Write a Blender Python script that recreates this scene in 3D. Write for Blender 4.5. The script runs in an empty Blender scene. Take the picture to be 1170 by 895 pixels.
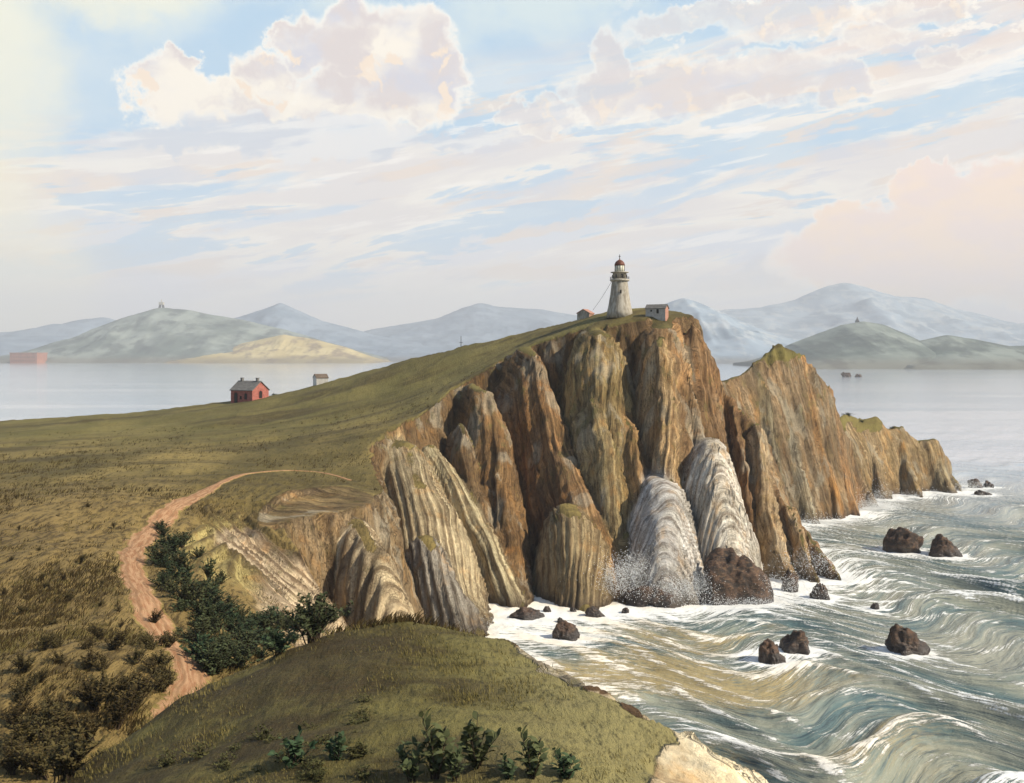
import bpy, math, random
import numpy as np
from mathutils import Vector, Matrix

R = math.radians
rng = np.random.default_rng(7)
random.seed(7)
sc = bpy.context.scene
COL = sc.collection

# ------------------------------------------------------------------ camera geometry
H, F, HY, CX = 40.0, 1150.0, 405.0, 585.0      # eye height, focal length in photo pixels, horizon row, centre column


def P(px, py, Y):
    return ((px - CX) * Y / F, Y, H - (py - HY) * Y / F)


def W(px, py):                                   # a point of the water surface
    Y = F * H / (py - HY)
    return ((px - CX) * Y / F, Y, 0.0)


# ------------------------------------------------------------------ numpy noise
_perm = rng.permutation(256).astype(np.int64)
_perm = np.concatenate([_perm, _perm, _perm])
_val = rng.random(256) * 2 - 1


def vnoise(x, y, z):
    xi = np.floor(x).astype(np.int64); yi = np.floor(y).astype(np.int64); zi = np.floor(z).astype(np.int64)
    fx = x - xi; fy = y - yi; fz = z - zi
    fx = fx * fx * fx * (fx * (fx * 6 - 15) + 10); fy = fy * fy * fy * (fy * (fy * 6 - 15) + 10); fz = fz * fz * fz * (fz * (fz * 6 - 15) + 10)
    xi &= 255; yi &= 255; zi &= 255

    def v(a, b, c):
        return _val[_perm[_perm[_perm[(xi + a) & 255] + ((yi + b) & 255)] + ((zi + c) & 255)]]
    def lx(b, c):
        return v(0, b, c) * (1 - fx) + v(1, b, c) * fx
    a = lx(0, 0) * (1 - fy) + lx(1, 0) * fy
    b = lx(0, 1) * (1 - fy) + lx(1, 1) * fy
    return a * (1 - fz) + b * fz


def fbm(x, y, z, oct=4, gain=0.5, lac=2.03):
    s = 0; a = 1.0; t = 0
    for i in range(oct):
        s = s + a * vnoise(x + 17.3 * i, y - 9.1 * i, z + 5.7 * i); t += a
        x = x * lac; y = y * lac; z = z * lac; a *= gain
    return s / t


def ridged(x, y, z, oct=4, gain=0.5):
    s = 0; a = 1.0; t = 0
    for i in range(oct):
        s = s + a * (1 - 2 * np.abs(vnoise(x + 31.3 * i, y - 19.1 * i, z + 3.7 * i))); t += a
        x = x * 2.1; y = y * 2.1; z = z * 2.1; a *= gain
    return s / t


def sstep(a, b, x):
    t = np.clip((x - a) / (b - a), 0, 1)
    return t * t * (3 - 2 * t)


# ------------------------------------------------------------------ mesh + tagging helpers
def link(o, parent=None):
    COL.objects.link(o)
    if parent is not None:
        o.parent = parent
    return o


def tag(o, label=None, cat=None, group=None, kind=None):
    if label: o['label'] = label
    if cat: o['category'] = cat
    if group: o['group'] = group
    if kind: o['kind'] = kind
    return o


def empty(name, loc, rz=0.0, label=None, cat=None, group=None):
    o = bpy.data.objects.new(name, None)
    o.empty_display_size = 0.3
    link(o); o.location = loc; o.rotation_euler = (0, 0, rz)
    return tag(o, label, cat, group)


def np_mesh(name, co, faces, attrs=None, smooth=True):
    """faces: (n,4) or (n,3) int array"""
    me = bpy.data.meshes.new(name)
    n = len(co); nf, k = faces.shape
    me.vertices.add(n); me.vertices.foreach_set('co', np.ascontiguousarray(co, dtype=np.float32).ravel())
    me.loops.add(nf * k); me.loops.foreach_set('vertex_index', np.ascontiguousarray(faces, dtype=np.int32).ravel())
    me.polygons.add(nf)
    me.polygons.foreach_set('loop_start', np.arange(0, nf * k, k, dtype=np.int32))
    me.polygons.foreach_set('loop_total', np.full(nf, k, dtype=np.int32))
    me.polygons.foreach_set('use_smooth', np.full(nf, smooth, dtype=bool))
    for an, arr in (attrs or {}).items():
        if arr.ndim == 1:
            a = me.attributes.new(an, 'FLOAT', 'POINT'); a.data.foreach_set('value', arr.astype(np.float32))
        else:
            a = me.attributes.new(an, 'FLOAT_COLOR', 'POINT')
            c4 = np.ones((n, 4), np.float32); c4[:, :3] = arr; a.data.foreach_set('color', c4.ravel())
    me.update(calc_edges=True)
    return me


def obj(name, me, mat, parent=None):
    if mat is not None:
        me.materials.append(mat)
    return link(bpy.data.objects.new(name, me), parent)


class MB:
    """collects shapes, links them as one mesh"""
    def __init__(s): s.v = []; s.f = []
    def add(s, vs, fs):
        o = len(s.v); s.v += [tuple(v) for v in vs]; s.f += [tuple(i + o for i in f) for f in fs]
    def box(s, x0, x1, y0, y1, z0, z1):
        s.add([(x0, y0, z0), (x1, y0, z0), (x1, y1, z0), (x0, y1, z0), (x0, y0, z1), (x1, y0, z1), (x1, y1, z1), (x0, y1, z1)],
              [(0, 3, 2, 1), (4, 5, 6, 7), (0, 1, 5, 4), (1, 2, 6, 5), (2, 3, 7, 6), (3, 0, 4, 7)])
    def lathe(s, prof, n=24, cx=0, cy=0, caps=True):
        o = []
        for r, z in prof:
            for i in range(n):
                a = 2 * math.pi * i / n; o.append((cx + r * math.cos(a), cy + r * math.sin(a), z))
        fs = []
        for j in range(len(prof) - 1):
            for i in range(n):
                i2 = (i + 1) % n; fs.append((j * n + i, j * n + i2, (j + 1) * n + i2, (j + 1) * n + i))
        if caps:
            fs.append(tuple(range(n - 1, -1, -1))); fs.append(tuple(range((len(prof) - 1) * n, len(prof) * n)))
        s.add(o, fs)
    def tube(s, a, b, r0, r1=None, n=6):
        r1 = r0 if r1 is None else r1
        a = Vector(a); b = Vector(b); d = (b - a).normalized()
        u = d.orthogonal().normalized(); w = d.cross(u)
        o = []
        for p, r in ((a, r0), (b, r1)):
            for i in range(n):
                t = 2 * math.pi * i / n; o.append(p + u * (r * math.cos(t)) + w * (r * math.sin(t)))
        s.add(o, [(i, (i + 1) % n, n + (i + 1) % n, n + i) for i in range(n)] + [tuple(range(n - 1, -1, -1)), tuple(range(n, 2 * n))])
    def prism(s, poly, y0, y1):                  # outline in x,z extruded in y
        n = len(poly)
        s.add([(x, y0, z) for x, z in poly] + [(x, y1, z) for x, z in poly],
              [tuple(range(n)), tuple(range(2 * n - 1, n - 1, -1))] + [(i, n + i, n + (i + 1) % n, (i + 1) % n) for i in range(n)])
    def build(s, name, mat, parent=None, smooth=False):
        me = bpy.data.meshes.new(name); me.from_pydata(s.v, [], s.f); me.update()
        if smooth:
            me.polygons.foreach_set('use_smooth', [len(p.vertices) <= 4 for p in me.polygons])
        return obj(name, me, mat, parent)


# ------------------------------------------------------------------ node helpers
class NT:
    def __init__(s, tree): s.t = tree; s.n = tree.nodes; s.l = tree.links
    def node(s, typ, **kw):
        nd = s.n.new(typ)
        for k, v in kw.items(): setattr(nd, k, v)
        return nd
    def put(s, sock, v):
        if hasattr(v, 'is_output') or isinstance(v, bpy.types.NodeSocket): s.l.new(v, sock)
        elif v is not None:
            if isinstance(v, (tuple, list)) and len(v) == 3 and sock.type == 'RGBA': v = (*v, 1)
            sock.default_value = v
    def math(s, op, a, b=None, c=None, clamp=False):
        nd = s.node('ShaderNodeMath', operation=op, use_clamp=clamp)
        s.put(nd.inputs[0], a)
        if b is not None: s.put(nd.inputs[1], b)
        if c is not None: s.put(nd.inputs[2], c)
        return nd.outputs[0]
    def add(s, a, b): return s.math('ADD', a, b)
    def sub(s, a, b): return s.math('SUBTRACT', a, b)
    def mul(s, a, b): return s.math('MULTIPLY', a, b)
    def map(s, v, a, b, c=0.0, d=1.0, smooth=True):
        nd = s.node('ShaderNodeMapRange', interpolation_type='SMOOTHSTEP' if smooth else 'LINEAR')
        s.put(nd.inputs[0], v); s.put(nd.inputs[1], a); s.put(nd.inputs[2], b); s.put(nd.inputs[3], c); s.put(nd.inputs[4], d)
        return nd.outputs[0]
    def mix(s, fac, a, b, mode='MIX'):
        nd = s.node('ShaderNodeMix', data_type='RGBA', blend_type=mode)
        s.put(nd.inputs[0], fac); s.put(nd.inputs[6], a); s.put(nd.inputs[7], b)
        return nd.outputs[2]
    def noise(s, vec, scale=1.0, detail=4.0, rough=0.55, dist=0.0, dim='3D', w=None):
        nd = s.node('ShaderNodeTexNoise', noise_dimensions=dim)
        if vec is not None and dim != '1D': s.put(nd.inputs['Vector'], vec)
        if w is not None: s.put(nd.inputs['W'], w)
        nd.inputs['Scale'].default_value = scale; nd.inputs['Detail'].default_value = detail
        nd.inputs['Roughness'].default_value = rough; nd.inputs['Distortion'].default_value = dist
        return nd.outputs['Fac']
    def comb(s, x, y, z):
        nd = s.node('ShaderNodeCombineXYZ'); s.put(nd.inputs[0], x); s.put(nd.inputs[1], y); s.put(nd.inputs[2], z)
        return nd.outputs[0]
    def sep(s, v):
        nd = s.node('ShaderNodeSeparateXYZ'); s.put(nd.inputs[0], v); return nd.outputs
    def scale(s, v, sc_, loc=(0, 0, 0), rot=(0, 0, 0)):
        nd = s.node('ShaderNodeMapping'); s.put(nd.inputs[0], v)
        nd.inputs['Scale'].default_value = sc_; nd.inputs['Location'].default_value = loc; nd.inputs['Rotation'].default_value = rot
        return nd.outputs[0]
    def attr(s, name, out='Fac'):
        nd = s.node('ShaderNodeAttribute', attribute_name=name); return nd.outputs[out]
    def bump(s, h, strength=0.5, dist=0.1, normal=None):
        nd = s.node('ShaderNodeBump'); nd.inputs['Strength'].default_value = strength; nd.inputs['Distance'].default_value = dist
        s.put(nd.inputs['Height'], h)
        if normal is not None: s.put(nd.inputs['Normal'], normal)
        return nd.outputs[0]


def new_mat(name):
    m = bpy.data.materials.new(name); m.use_nodes = True
    nt = NT(m.node_tree)
    return m, nt, nt.n['Principled BSDF']


def simple_mat(name, col, rough=0.8, var=0.25, scale=3.0, bump=0.0, col2=None, stretch=(1, 1, 1)):
    m, n, b = new_mat(name)
    co = n.node('ShaderNodeTexCoord').outputs['Object']
    f = n.noise(n.scale(co, stretch), scale, 5, 0.6)
    c2 = col2 or tuple(c * (1 - var) for c in col)
    c = n.mix(n.map(f, 0.3, 0.7), c2, col)
    n.put(b.inputs['Base Color'], c); b.inputs['Roughness'].default_value = rough
    b.inputs['Specular IOR Level'].default_value = 0.25
    if bump:
        n.put(b.inputs['Normal'], n.bump(f, bump, 0.05))
    return m


# ------------------------------------------------------------------ terrain description
#  grass surface: control points (photo pixel, distance)
G_PTS = [P(*p) for p in [
    (-200, 486, 262), (0, 481, 262), (125, 472, 260), (250, 462, 258), (350, 444, 253), (450, 416, 248), (550, 392, 243), (650, 368, 233), (700, 356, 222), (750, 357, 214), (785, 365, 210),
    (-120, 560, 125), (20, 560, 125), (-60, 700, 67), (60, 700, 67), (-60, 880, 41), (30, 880, 41), (120, 620, 92), (150, 520, 165), (200, 550, 133), (300, 500, 190), (380, 475, 212), (300, 545, 140), (390, 525, 164),
    (420, 490, 185), (480, 470, 195), (520, 445, 198), (560, 425, 205), (600, 402, 208), (640, 388, 209), (700, 373, 207), (760, 366, 205),
    (560, 408, 222), (480, 440, 222), (640, 378, 220),
    # path
    (215, 790, 51), (210, 740, 58), (165, 680, 71), (150, 630, 87), (200, 577, 113),
    # bowl under the path
    (235, 598, 112), (235, 650, 92), (240, 700, 76), (262, 760, 66), (290, 660, 99), (300, 710, 88), (340, 700, 100), (330, 580, 128), (390, 575, 134), (390, 605, 124),
]] + [(-14, 52, 21.5), (-9, 55, 19), (-4, 56, 16), (-12, 64, 18), (-10, 80, 11), (-16, 78, 15), (-40, 10, 23), (-20, 10, 22.5), (-20, 36, 22.7), (-12, 42, 21.8), (0, 10, 22), (8, 10, 21), (12, 0, 21), (-100, 5, 23), (-100, 200, 23), (-130, 120, 23), (40, 60, 20), (70, 200, 38), (0, 300, 40), (-80, 300, 26)]
G_PTS = np.array(G_PTS)
#  the near hill: its own surface and its own rim
HILL_PTS = np.array([P(*p) for p in [
    (30, 915, 36), (100, 876, 36.5), (200, 802, 39), (300, 757, 42), (400, 717, 44), (460, 709, 45), (540, 722, 44), (620, 742, 42),
    (200, 895, 30), (330, 895, 26.5), (600, 895, 25.5), (460, 800, 34), (600, 800, 34), (300, 810, 36), (720, 895, 26.5), (690, 785, 36.5), (745, 822, 33),
    (790, 895, 28.2), (800, 850, 31.5), (850, 895, 30.2), (880, 893, 31.5), (838, 858, 32.4)]] + [(-20, 10, 27), (0, 10, 29.3), (-25, -10, 26), (8, 10, 28.3), (11, -5, 27), (0, -15, 29)])
HILL_EDGE = np.array([P(*p)[:2] for p in [(10, 930, 35.5), (100, 876, 37.3), (200, 802, 39.8), (300, 757, 42.8), (400, 717, 44.8), (460, 709, 45.6), (540, 722, 44.4), (600, 738, 42.6), (622, 744, 41.6), (655, 768, 38.6), (690, 785, 36.6), (742, 812, 33.8), (770, 824, 33.2), (808, 840, 32.8), (850, 864, 32.4), (895, 902, 31.8), (960, 965, 30)]] + [(12, 20), (14, -30), (-60, -30), (-34, 10)])
CREAM_POLY = np.array([P(*p)[:2] for p in [(738, 905, 26), (746, 870, 28.4), (752, 850, 30), (780, 842, 31), (764, 829, 32.2), (772, 822, 34), (900, 895, 36)]] + [(16, 20), (5.2, 20)])

#  rim of the grass surface in plan; outside it the ground falls away
EDGE = [P(*p)[:2] for p in [
    (796, 366, 214), (770, 362, 210), (738, 363, 207), (705, 372, 208), (660, 384, 213), (630, 392, 214), (588, 402, 215), (568, 424, 211), (528, 445, 203), (505, 470, 197), (485, 488, 189), (455, 502, 182),
    (425, 530, 170), (432, 556, 158), (445, 580, 140), (436, 592, 132), (398, 602, 127), (352, 607, 121.5), (320, 609, 116), (334, 655, 108.5), (382, 712, 104)]]
EDGE += [(-12, 88), (-8, 72), (-4, 52), (0.0, 43), (1.0, 38), (2.5, 30), (6, 15), (8, -20)]
EDGE += [(-320, -20), (-320, 270)]
EDGE += [P(*p)[:2] for p in [(-200, 486, 264), (0, 481, 264), (250, 461, 260), (350, 443, 255), (450, 415, 250), (550, 392, 245), (650, 368, 236), (720, 355, 227), (780, 362, 217)]]
EDGE = np.array(EDGE)

# rounded rock ridges: spine (px,py,Y), crest rounding w, side slope k, tint, fold weights along the spine and across it
BROWN = (0.27, 0.165, 0.075); RED = (0.30, 0.155, 0.065); OLIVE = (0.23, 0.17, 0.07); CREAM = (0.62, 0.51, 0.33)
TAN = (0.44, 0.33, 0.18); WHITE = (0.74, 0.70, 0.62); GREY = (0.36, 0.32, 0.25); DARK = (0.16, 0.095, 0.05); ORANGE = (0.42, 0.24, 0.09)
RIDGES = [   # the third entry is a crest rounding with a side slope, or ('dome', radius left, radius right, drop at that radius)
    ('A', [(288, 604, 120), (317, 609, 112.8), (346, 652, 107.5), (392, 712, 102.5), (430, 770, 101)], ('dome', 13.0, 2.4, 5.5), 0, (0.58, 0.45, 0.28), 0.25, 1.0),
    ('B', [(390, 588, 131), (405, 596, 125), (424, 630, 119.5), (446, 676, 115.5), (468, 730, 113)], ('dome', 4.3, 3.7, 8.0), 0, (0.58, 0.46, 0.28), 0.6, 0.9),
    ('C', [(448, 498, 188), (464, 507, 177), (488, 560, 167), (520, 655, 155), (546, 722, 146)], ('dome', 7.4, 7.0, 9.0), 0, (0.52, 0.42, 0.25), 0.12, 1.0),
    ('C', [(496, 508, 184), (524, 545, 178), (560, 615, 168), (600, 693, 159)], ('dome', 3.0, 3.4, 5.0), 0, (0.55, 0.46, 0.27), 0.1, 1.0),
    ('C', [(490, 612, 157), (500, 628, 153), (528, 680, 148), (554, 720, 144)], ('dome', 4.2, 3.6, 6.5), 0, (0.38, 0.34, 0.27), 0.3, 1.0),
    ('D', [(541, 438, 201), (553, 447, 194), (564, 500, 187), (580, 600, 174), (596, 690, 161)], ('dome', 5.0, 4.2, 10.0), 0, (0.25, 0.145, 0.058), 0.12, 1.0),
    ('D', [(524, 484, 191), (532, 500, 186), (552, 580, 174), (575, 650, 166)], ('dome', 2.6, 2.4, 6.0), 0, (0.22, 0.14, 0.065), 0.1, 1.0),
    ('E', [(602, 396, 210), (618, 406, 204), (634, 460, 197), (657, 530, 186), (692, 615, 172), (720, 690, 162)], ('dome', 7.5, 2.8, 9.0), 0, (0.29, 0.17, 0.075), 0.12, 1.0),
    ('E', [(648, 576, 176), (656, 589, 169), (664, 640, 163), (668, 692, 158.5)], ('dome', 6.6, 6.4, 11.0), 0, (0.42, 0.32, 0.17), 0.3, 1.0),
    ('F', [(682, 372, 210), (687, 382, 203), (692, 430, 196), (702, 520, 185), (712, 610, 174)], ('dome', 7.6, 6.8, 12.0), 0, (0.29, 0.21, 0.09), 0.12, 1.0),
    ('F', [(716, 470, 194), (724, 500, 187), (730, 560, 179), (724, 620, 172)], ('dome', 1.8, 2.6, 5.0), 0, (0.42, 0.26, 0.11), 0.1, 1.0),
    ('F', [(678, 455, 193), (688, 480, 188), (700, 560, 179), (708, 630, 171)], ('dome', 3.4, 2.0, 5.0), 0, (0.33, 0.25, 0.12), 0.1, 1.0),
    ('G', [(756, 364, 210), (759, 374, 203), (762, 430, 196), (768, 520, 185), (774, 600, 175)], ('dome', 6.4, 6.8, 12.0), 0, (0.35, 0.215, 0.10), 0.12, 1.0),
    ('G', [(754, 386, 200), (757, 398, 195.5), (760, 440, 192), (766, 520, 182), (770, 600, 173)], ('dome', 4.0, 3.6, 9.0), 0, (0.50, 0.34, 0.17), 0.15, 1.0),
    ('G', [(786, 420, 202), (790, 440, 197), (798, 500, 190), (806, 560, 184), (812, 620, 178)], ('dome', 1.7, 2.0, 6.0), 0, (0.40, 0.25, 0.12), 0.1, 1.0),
    ('H', [(752, 541, 184), (757, 549, 176), (762, 590, 167.5), (765, 640, 162), (766, 694, 159)], ('dome', 7.7, 6.9, 13.0), 0, (0.66, 0.63, 0.57), 0.75, 0.55),
    ('I', [(810, 500, 190), (816, 508, 181), (828, 560, 173.5), (842, 630, 170), (852, 672, 168)], ('dome', 6.4, 6.0, 13.0), 0, (0.82, 0.76, 0.64), 0.75, 0.55),
    ('J', [(788, 368, 209), (800, 385, 210), (820, 432, 212), (845, 466, 210), (868, 490, 206), (885, 548, 199), (922, 606, 191), (960, 662, 178)], 1.4, (3.4, 3.0), (0.26, 0.16, 0.08), 1.0, 0.15),
    ('J', [(838, 462, 209), (846, 520, 200), (862, 590, 189)], 0.8, 3.4, (0.28, 0.165, 0.08), 0.1, 1.0),
    ('J', [(866, 484, 205), (874, 560, 192), (904, 655, 176)], 1.3, 3.2, (0.47, 0.34, 0.19), 0.1, 1.0),
    ('J', [(905, 580, 194), (918, 625, 184), (935, 668, 175)], 0.9, 3.0, (0.47, 0.34, 0.19), 0.1, 1.0),
    ('K', [(826, 436, 236), (846, 428, 246), (872, 408, 254), (891, 391, 258), (899, 396, 259), (908, 399, 260), (926, 420, 262), (945, 446, 265), (966, 492, 268), (986, 545, 268), (1003, 580, 264)], 1.5, 3.0, (0.29, 0.205, 0.115), 1.0, 0.12),
    ('K', [(888, 394, 258), (893, 440, 253), (908, 520, 246), (930, 592, 239)], 1.6, 2.9, (0.36, 0.31, 0.21), 0.1, 1.0),
    ('K', [(862, 414, 250), (872, 470, 244), (890, 560, 236), (905, 598, 233)], 1.4, 2.9, (0.24, 0.20, 0.12), 0.1, 1.0),  # greyer tint paints the stack's left side as away from the sun
    ('K', [(915, 404, 261), (932, 480, 254), (958, 588, 246)], 1.3, 3.0, (0.46, 0.25, 0.09), 0.1, 1.0),  # orange tint paints sunlight onto the right side of the stack
    ('K', [(944, 440, 265), (960, 510, 258), (984, 586, 250)], 1.2, 3.0, (0.44, 0.26, 0.12), 0.1, 1.0),
    ('L', [(950, 482, 284), (966, 473, 290), (984, 480, 294), (1002, 475, 297), (1016, 490, 298), (1034, 487, 300), (1050, 503, 301), (1070, 501, 302), (1080, 516, 302), (1091, 542, 300), (1099, 563, 293)], 1.8, 2.8, (0.40, 0.29, 0.15), 1.0, 0.12),
    ('L', [(985, 477, 294), (998, 520, 288), (1012, 570, 278)], 1.4, 2.8, (0.42, 0.31, 0.17), 0.1, 1.0),
    ('L', [(1024, 486, 299), (1036, 525, 293), (1050, 567, 283)], 1.4, 2.8, (0.40, 0.28, 0.13), 0.1, 1.0),
    ('L', [(1066, 504, 302), (1076, 535, 297), (1088, 563, 290)], 1.6, 2.6, (0.43, 0.34, 0.19), 0.1, 1.0),
]


def tps_eval(wt, pts, x, y):
    z = wt[-3] + wt[-2] * x / 100 + wt[-1] * y / 100
    for (px, py, _), w in zip(pts, wt[:-3]):
        d2 = ((x - px) ** 2 + (y - py) ** 2) / 1e4
        z = z + w * 0.5 * d2 * np.log(d2 + 1e-12)
    return z


def tps_fit(pts, reg=0.02):
    n = len(pts); xy = pts[:, :2]
    d2 = ((xy[:, None] - xy[None]) ** 2).sum(-1) / 1e4
    K = 0.5 * d2 * np.log(d2 + 1e-12) + np.eye(n) * reg * 1e-2
    Pm = np.concatenate([np.ones((n, 1)), xy / 100], 1)
    A = np.zeros((n + 3, n + 3)); A[:n, :n] = K; A[:n, n:] = Pm; A[n:, :n] = Pm.T
    return np.linalg.solve(A, np.concatenate([pts[:, 2], np.zeros(3)]))


_tw = tps_fit(G_PTS)


_hw = tps_fit(HILL_PTS)


def G(x, y):
    return tps_eval(_tw, G_PTS, x, y)


def poly_sd(x, y, poly):                         # > 0 outside
    d2 = np.full(x.shape, 1e18); ins = np.zeros(x.shape, bool)
    n = len(poly)
    for i in range(n):
        ax, ay = poly[i]; bx, by = poly[(i + 1) % n]
        ex, ey = bx - ax, by - ay
        t = np.clip(((x - ax) * ex + (y - ay) * ey) / (ex * ex + ey * ey), 0, 1)
        d2 = np.minimum(d2, (x - ax - t * ex) ** 2 + (y - ay - t * ey) ** 2)
        if ay != by:
            c = (ay > y) != (by > y)
            ins ^= c & (x < ax + (y - ay) * ex / ey)
    d = np.sqrt(d2)
    return np.where(ins, -d, d)


def spine(x, y, pts):
    """nearest point of a 3D polyline in plan: distance, height, running length, side"""
    best = np.full(x.shape, 1e18); zz = np.zeros(x.shape); ss = np.zeros(x.shape); sd = np.zeros(x.shape)
    run = 0.0
    for (ax, ay, az), (bx, by, bz) in zip(pts[:-1], pts[1:]):
        ex, ey = bx - ax, by - ay; L2 = ex * ex + ey * ey; L = math.sqrt(L2 + (bz - az) ** 2)
        t = np.clip(((x - ax) * ex + (y - ay) * ey) / L2, 0, 1)
        d2 = (x - ax - t * ex) ** 2 + (y - ay - t * ey) ** 2
        z = az + t * (bz - az)
        m = d2 < best
        best = np.where(m, d2, best); zz = np.where(m, z, zz); ss = np.where(m, run + t * L, ss)
        sd = np.where(m, np.sign(ex * (y - ay) - ey * (x - ax)), sd)
        run += L
    return np.sqrt(best), zz, ss, sd


PATH_PX = [(196, 822, 47), (214, 800, 50), (220, 775, 53), (213, 745, 57.5), (192, 712, 64), (163, 675, 72.5), (151, 640, 83.5), (158, 610, 95), (198, 578, 113), (250, 552, 134), (310, 538, 148), (362, 537, 151), (402, 549, 147)]


def catmull(pts, n):
    pts = np.array(pts, float); out = []
    for i in range(len(pts) - 1):
        p0 = pts[max(i - 1, 0)]; p1 = pts[i]; p2 = pts[i + 1]; p3 = pts[min(i + 2, len(pts) - 1)]
        for k in range(n):
            t = k / n
            out.append(0.5 * ((2 * p1) + (-p0 + p2) * t + (2 * p0 - 5 * p1 + 4 * p2 - p3) * t * t + (-p0 + 3 * p1 - 3 * p2 + p3) * t ** 3))
    out.append(pts[-1])
    return np.array(out)


PATH = catmull([P(*p)[:2] for p in PATH_PX], 10)
PATH3 = [(a, b, 0.0) for a, b in PATH[::3]]


def smax(a, b, k):
    h = np.clip(0.5 + 0.5 * (a - b) / k, 0, 1)
    return b * (1 - h) + a * h + k * h * (1 - h)


RP = []
for nm, pts, w, k, tint, al, be in RIDGES:
    RP.append((nm, [P(*p) for p in pts], w, k, np.array(tint), al, be))

TERR_C = P(372, 586, 125)


def ground(x, y, full=False):
    """height of the land; with full=True also the surface attributes"""
    wx = x + 1.3 * fbm(x * 0.11, y * 0.11, x * 0 + 3.1, 3)
    wy = y + 1.3 * fbm(x * 0.11, y * 0.11, x * 0 + 9.7, 3)
    g = G(x, y)
    g = g + 0.5 * fbm(x * 0.05, y * 0.05, x * 0 + 1, 3)
    # flat oval terrace cut into the slope
    ex = (x - TERR_C[0]) / 7.6; ey = (y - TERR_C[1]) / 15.0
    er = np.sqrt(ex * ex + ey * ey)
    tz = TERR_C[2] + (y - TERR_C[1]) * 0.03 - 0.03 * (x - TERR_C[0])
    g = g + (tz - g) * (1 - sstep(0.72, 1.1, er))
    g = g + 0.55 * np.exp(-((er - 1.0) / 0.12) ** 2)
    # path bed
    pd, _, ps, _ = spine(x, y, PATH3)
    g = g - 0.25 * (1 - sstep(0.9, 1.9, pd))
    # back side of the land falls more gently
    sd = poly_sd(wx, wy, EDGE)
    near = sstep(30, 60, y)
    w = 1.6 + 0 * x; k = 3.6 + 0 * x
    k = k * near + 1.5 * (1 - near)
    do = np.maximum(sd + 1.0, 0)
    p = g - k * (np.sqrt(do * do + w * w) - w)
    h = p
    if full:
        win = np.zeros(x.shape, int) - 1; fold = x * 0.9 + y * 0.25 + 40; tint = np.tile(np.array((0.19, 0.12, 0.055)), (len(x), 1)); acc = np.full(x.shape, 1.0)
        hm = p.copy()
    for i, (nm, pts, rw, rk, tc, al, be) in enumerate(RP):
        d, zs, s, side = spine(wx, wy, pts)
        rk_ = np.where(side > 0, rk[1], rk[0]) if isinstance(rk, tuple) else rk
        if isinstance(rw, tuple):
            dr = rw[3] * (d / np.where(side > 0, rw[2], rw[1])) ** 2.3
        else:
            dr = rk_ * (np.sqrt(d * d + rw * rw) - rw)
        r = zs - dr
        if full:
            m = r > hm
            hm = np.where(m, r, hm); win = np.where(m, i, win)
            fold = np.where(m, (al * s - be * 1.5 * d * d / (d + 4.0) if al > 0.5 else al * s + be * d * side * 1.6) + 13.7 * i, fold)
            wgt = sstep(-2.5, 1.0, r - h)[:, None]
            tint = tint * (1 - wgt) + tc * wgt
        h = smax(r, h, 0.6)
    hs = np.full(x.shape, -50.0); hd = np.full(x.shape, 50.0)
    mk = y < 75
    if mk.any():
        hx, hy_ = x[mk], y[mk]
        e_ = poly_sd(hx + 0.5 * fbm(hx * 0.35, hy_ * 0.35, hx * 0 + 2, 3), hy_ + 0.5 * fbm(hx * 0.35, hy_ * 0.35, hx * 0 + 7, 3), HILL_EDGE)
        kk = 0.85 + 1.9 * sstep(-2.5, 2.5, hx)
        dd_ = np.maximum(e_ + 0.5, 0)
        hs[mk] = tps_eval(_hw, HILL_PTS, hx, hy_) + 0.22 * fbm(hx * 0.16, hy_ * 0.16, hx * 0 + 5, 3) - kk * (np.sqrt(dd_ * dd_ + 0.5) - 0.707)
        hd[mk] = e_
    hw_ = hs > h
    h = np.where(hs > -20, smax(hs, h, 0.5), h)
    h = np.maximum(h, -4.0)
    if not full:
        return h
    return h, dict(win=win, fold=fold, tint=tint, sd=sd, pd=pd, er=er, ps=ps, hd=hd, hw=hw_.astype(float))


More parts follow.
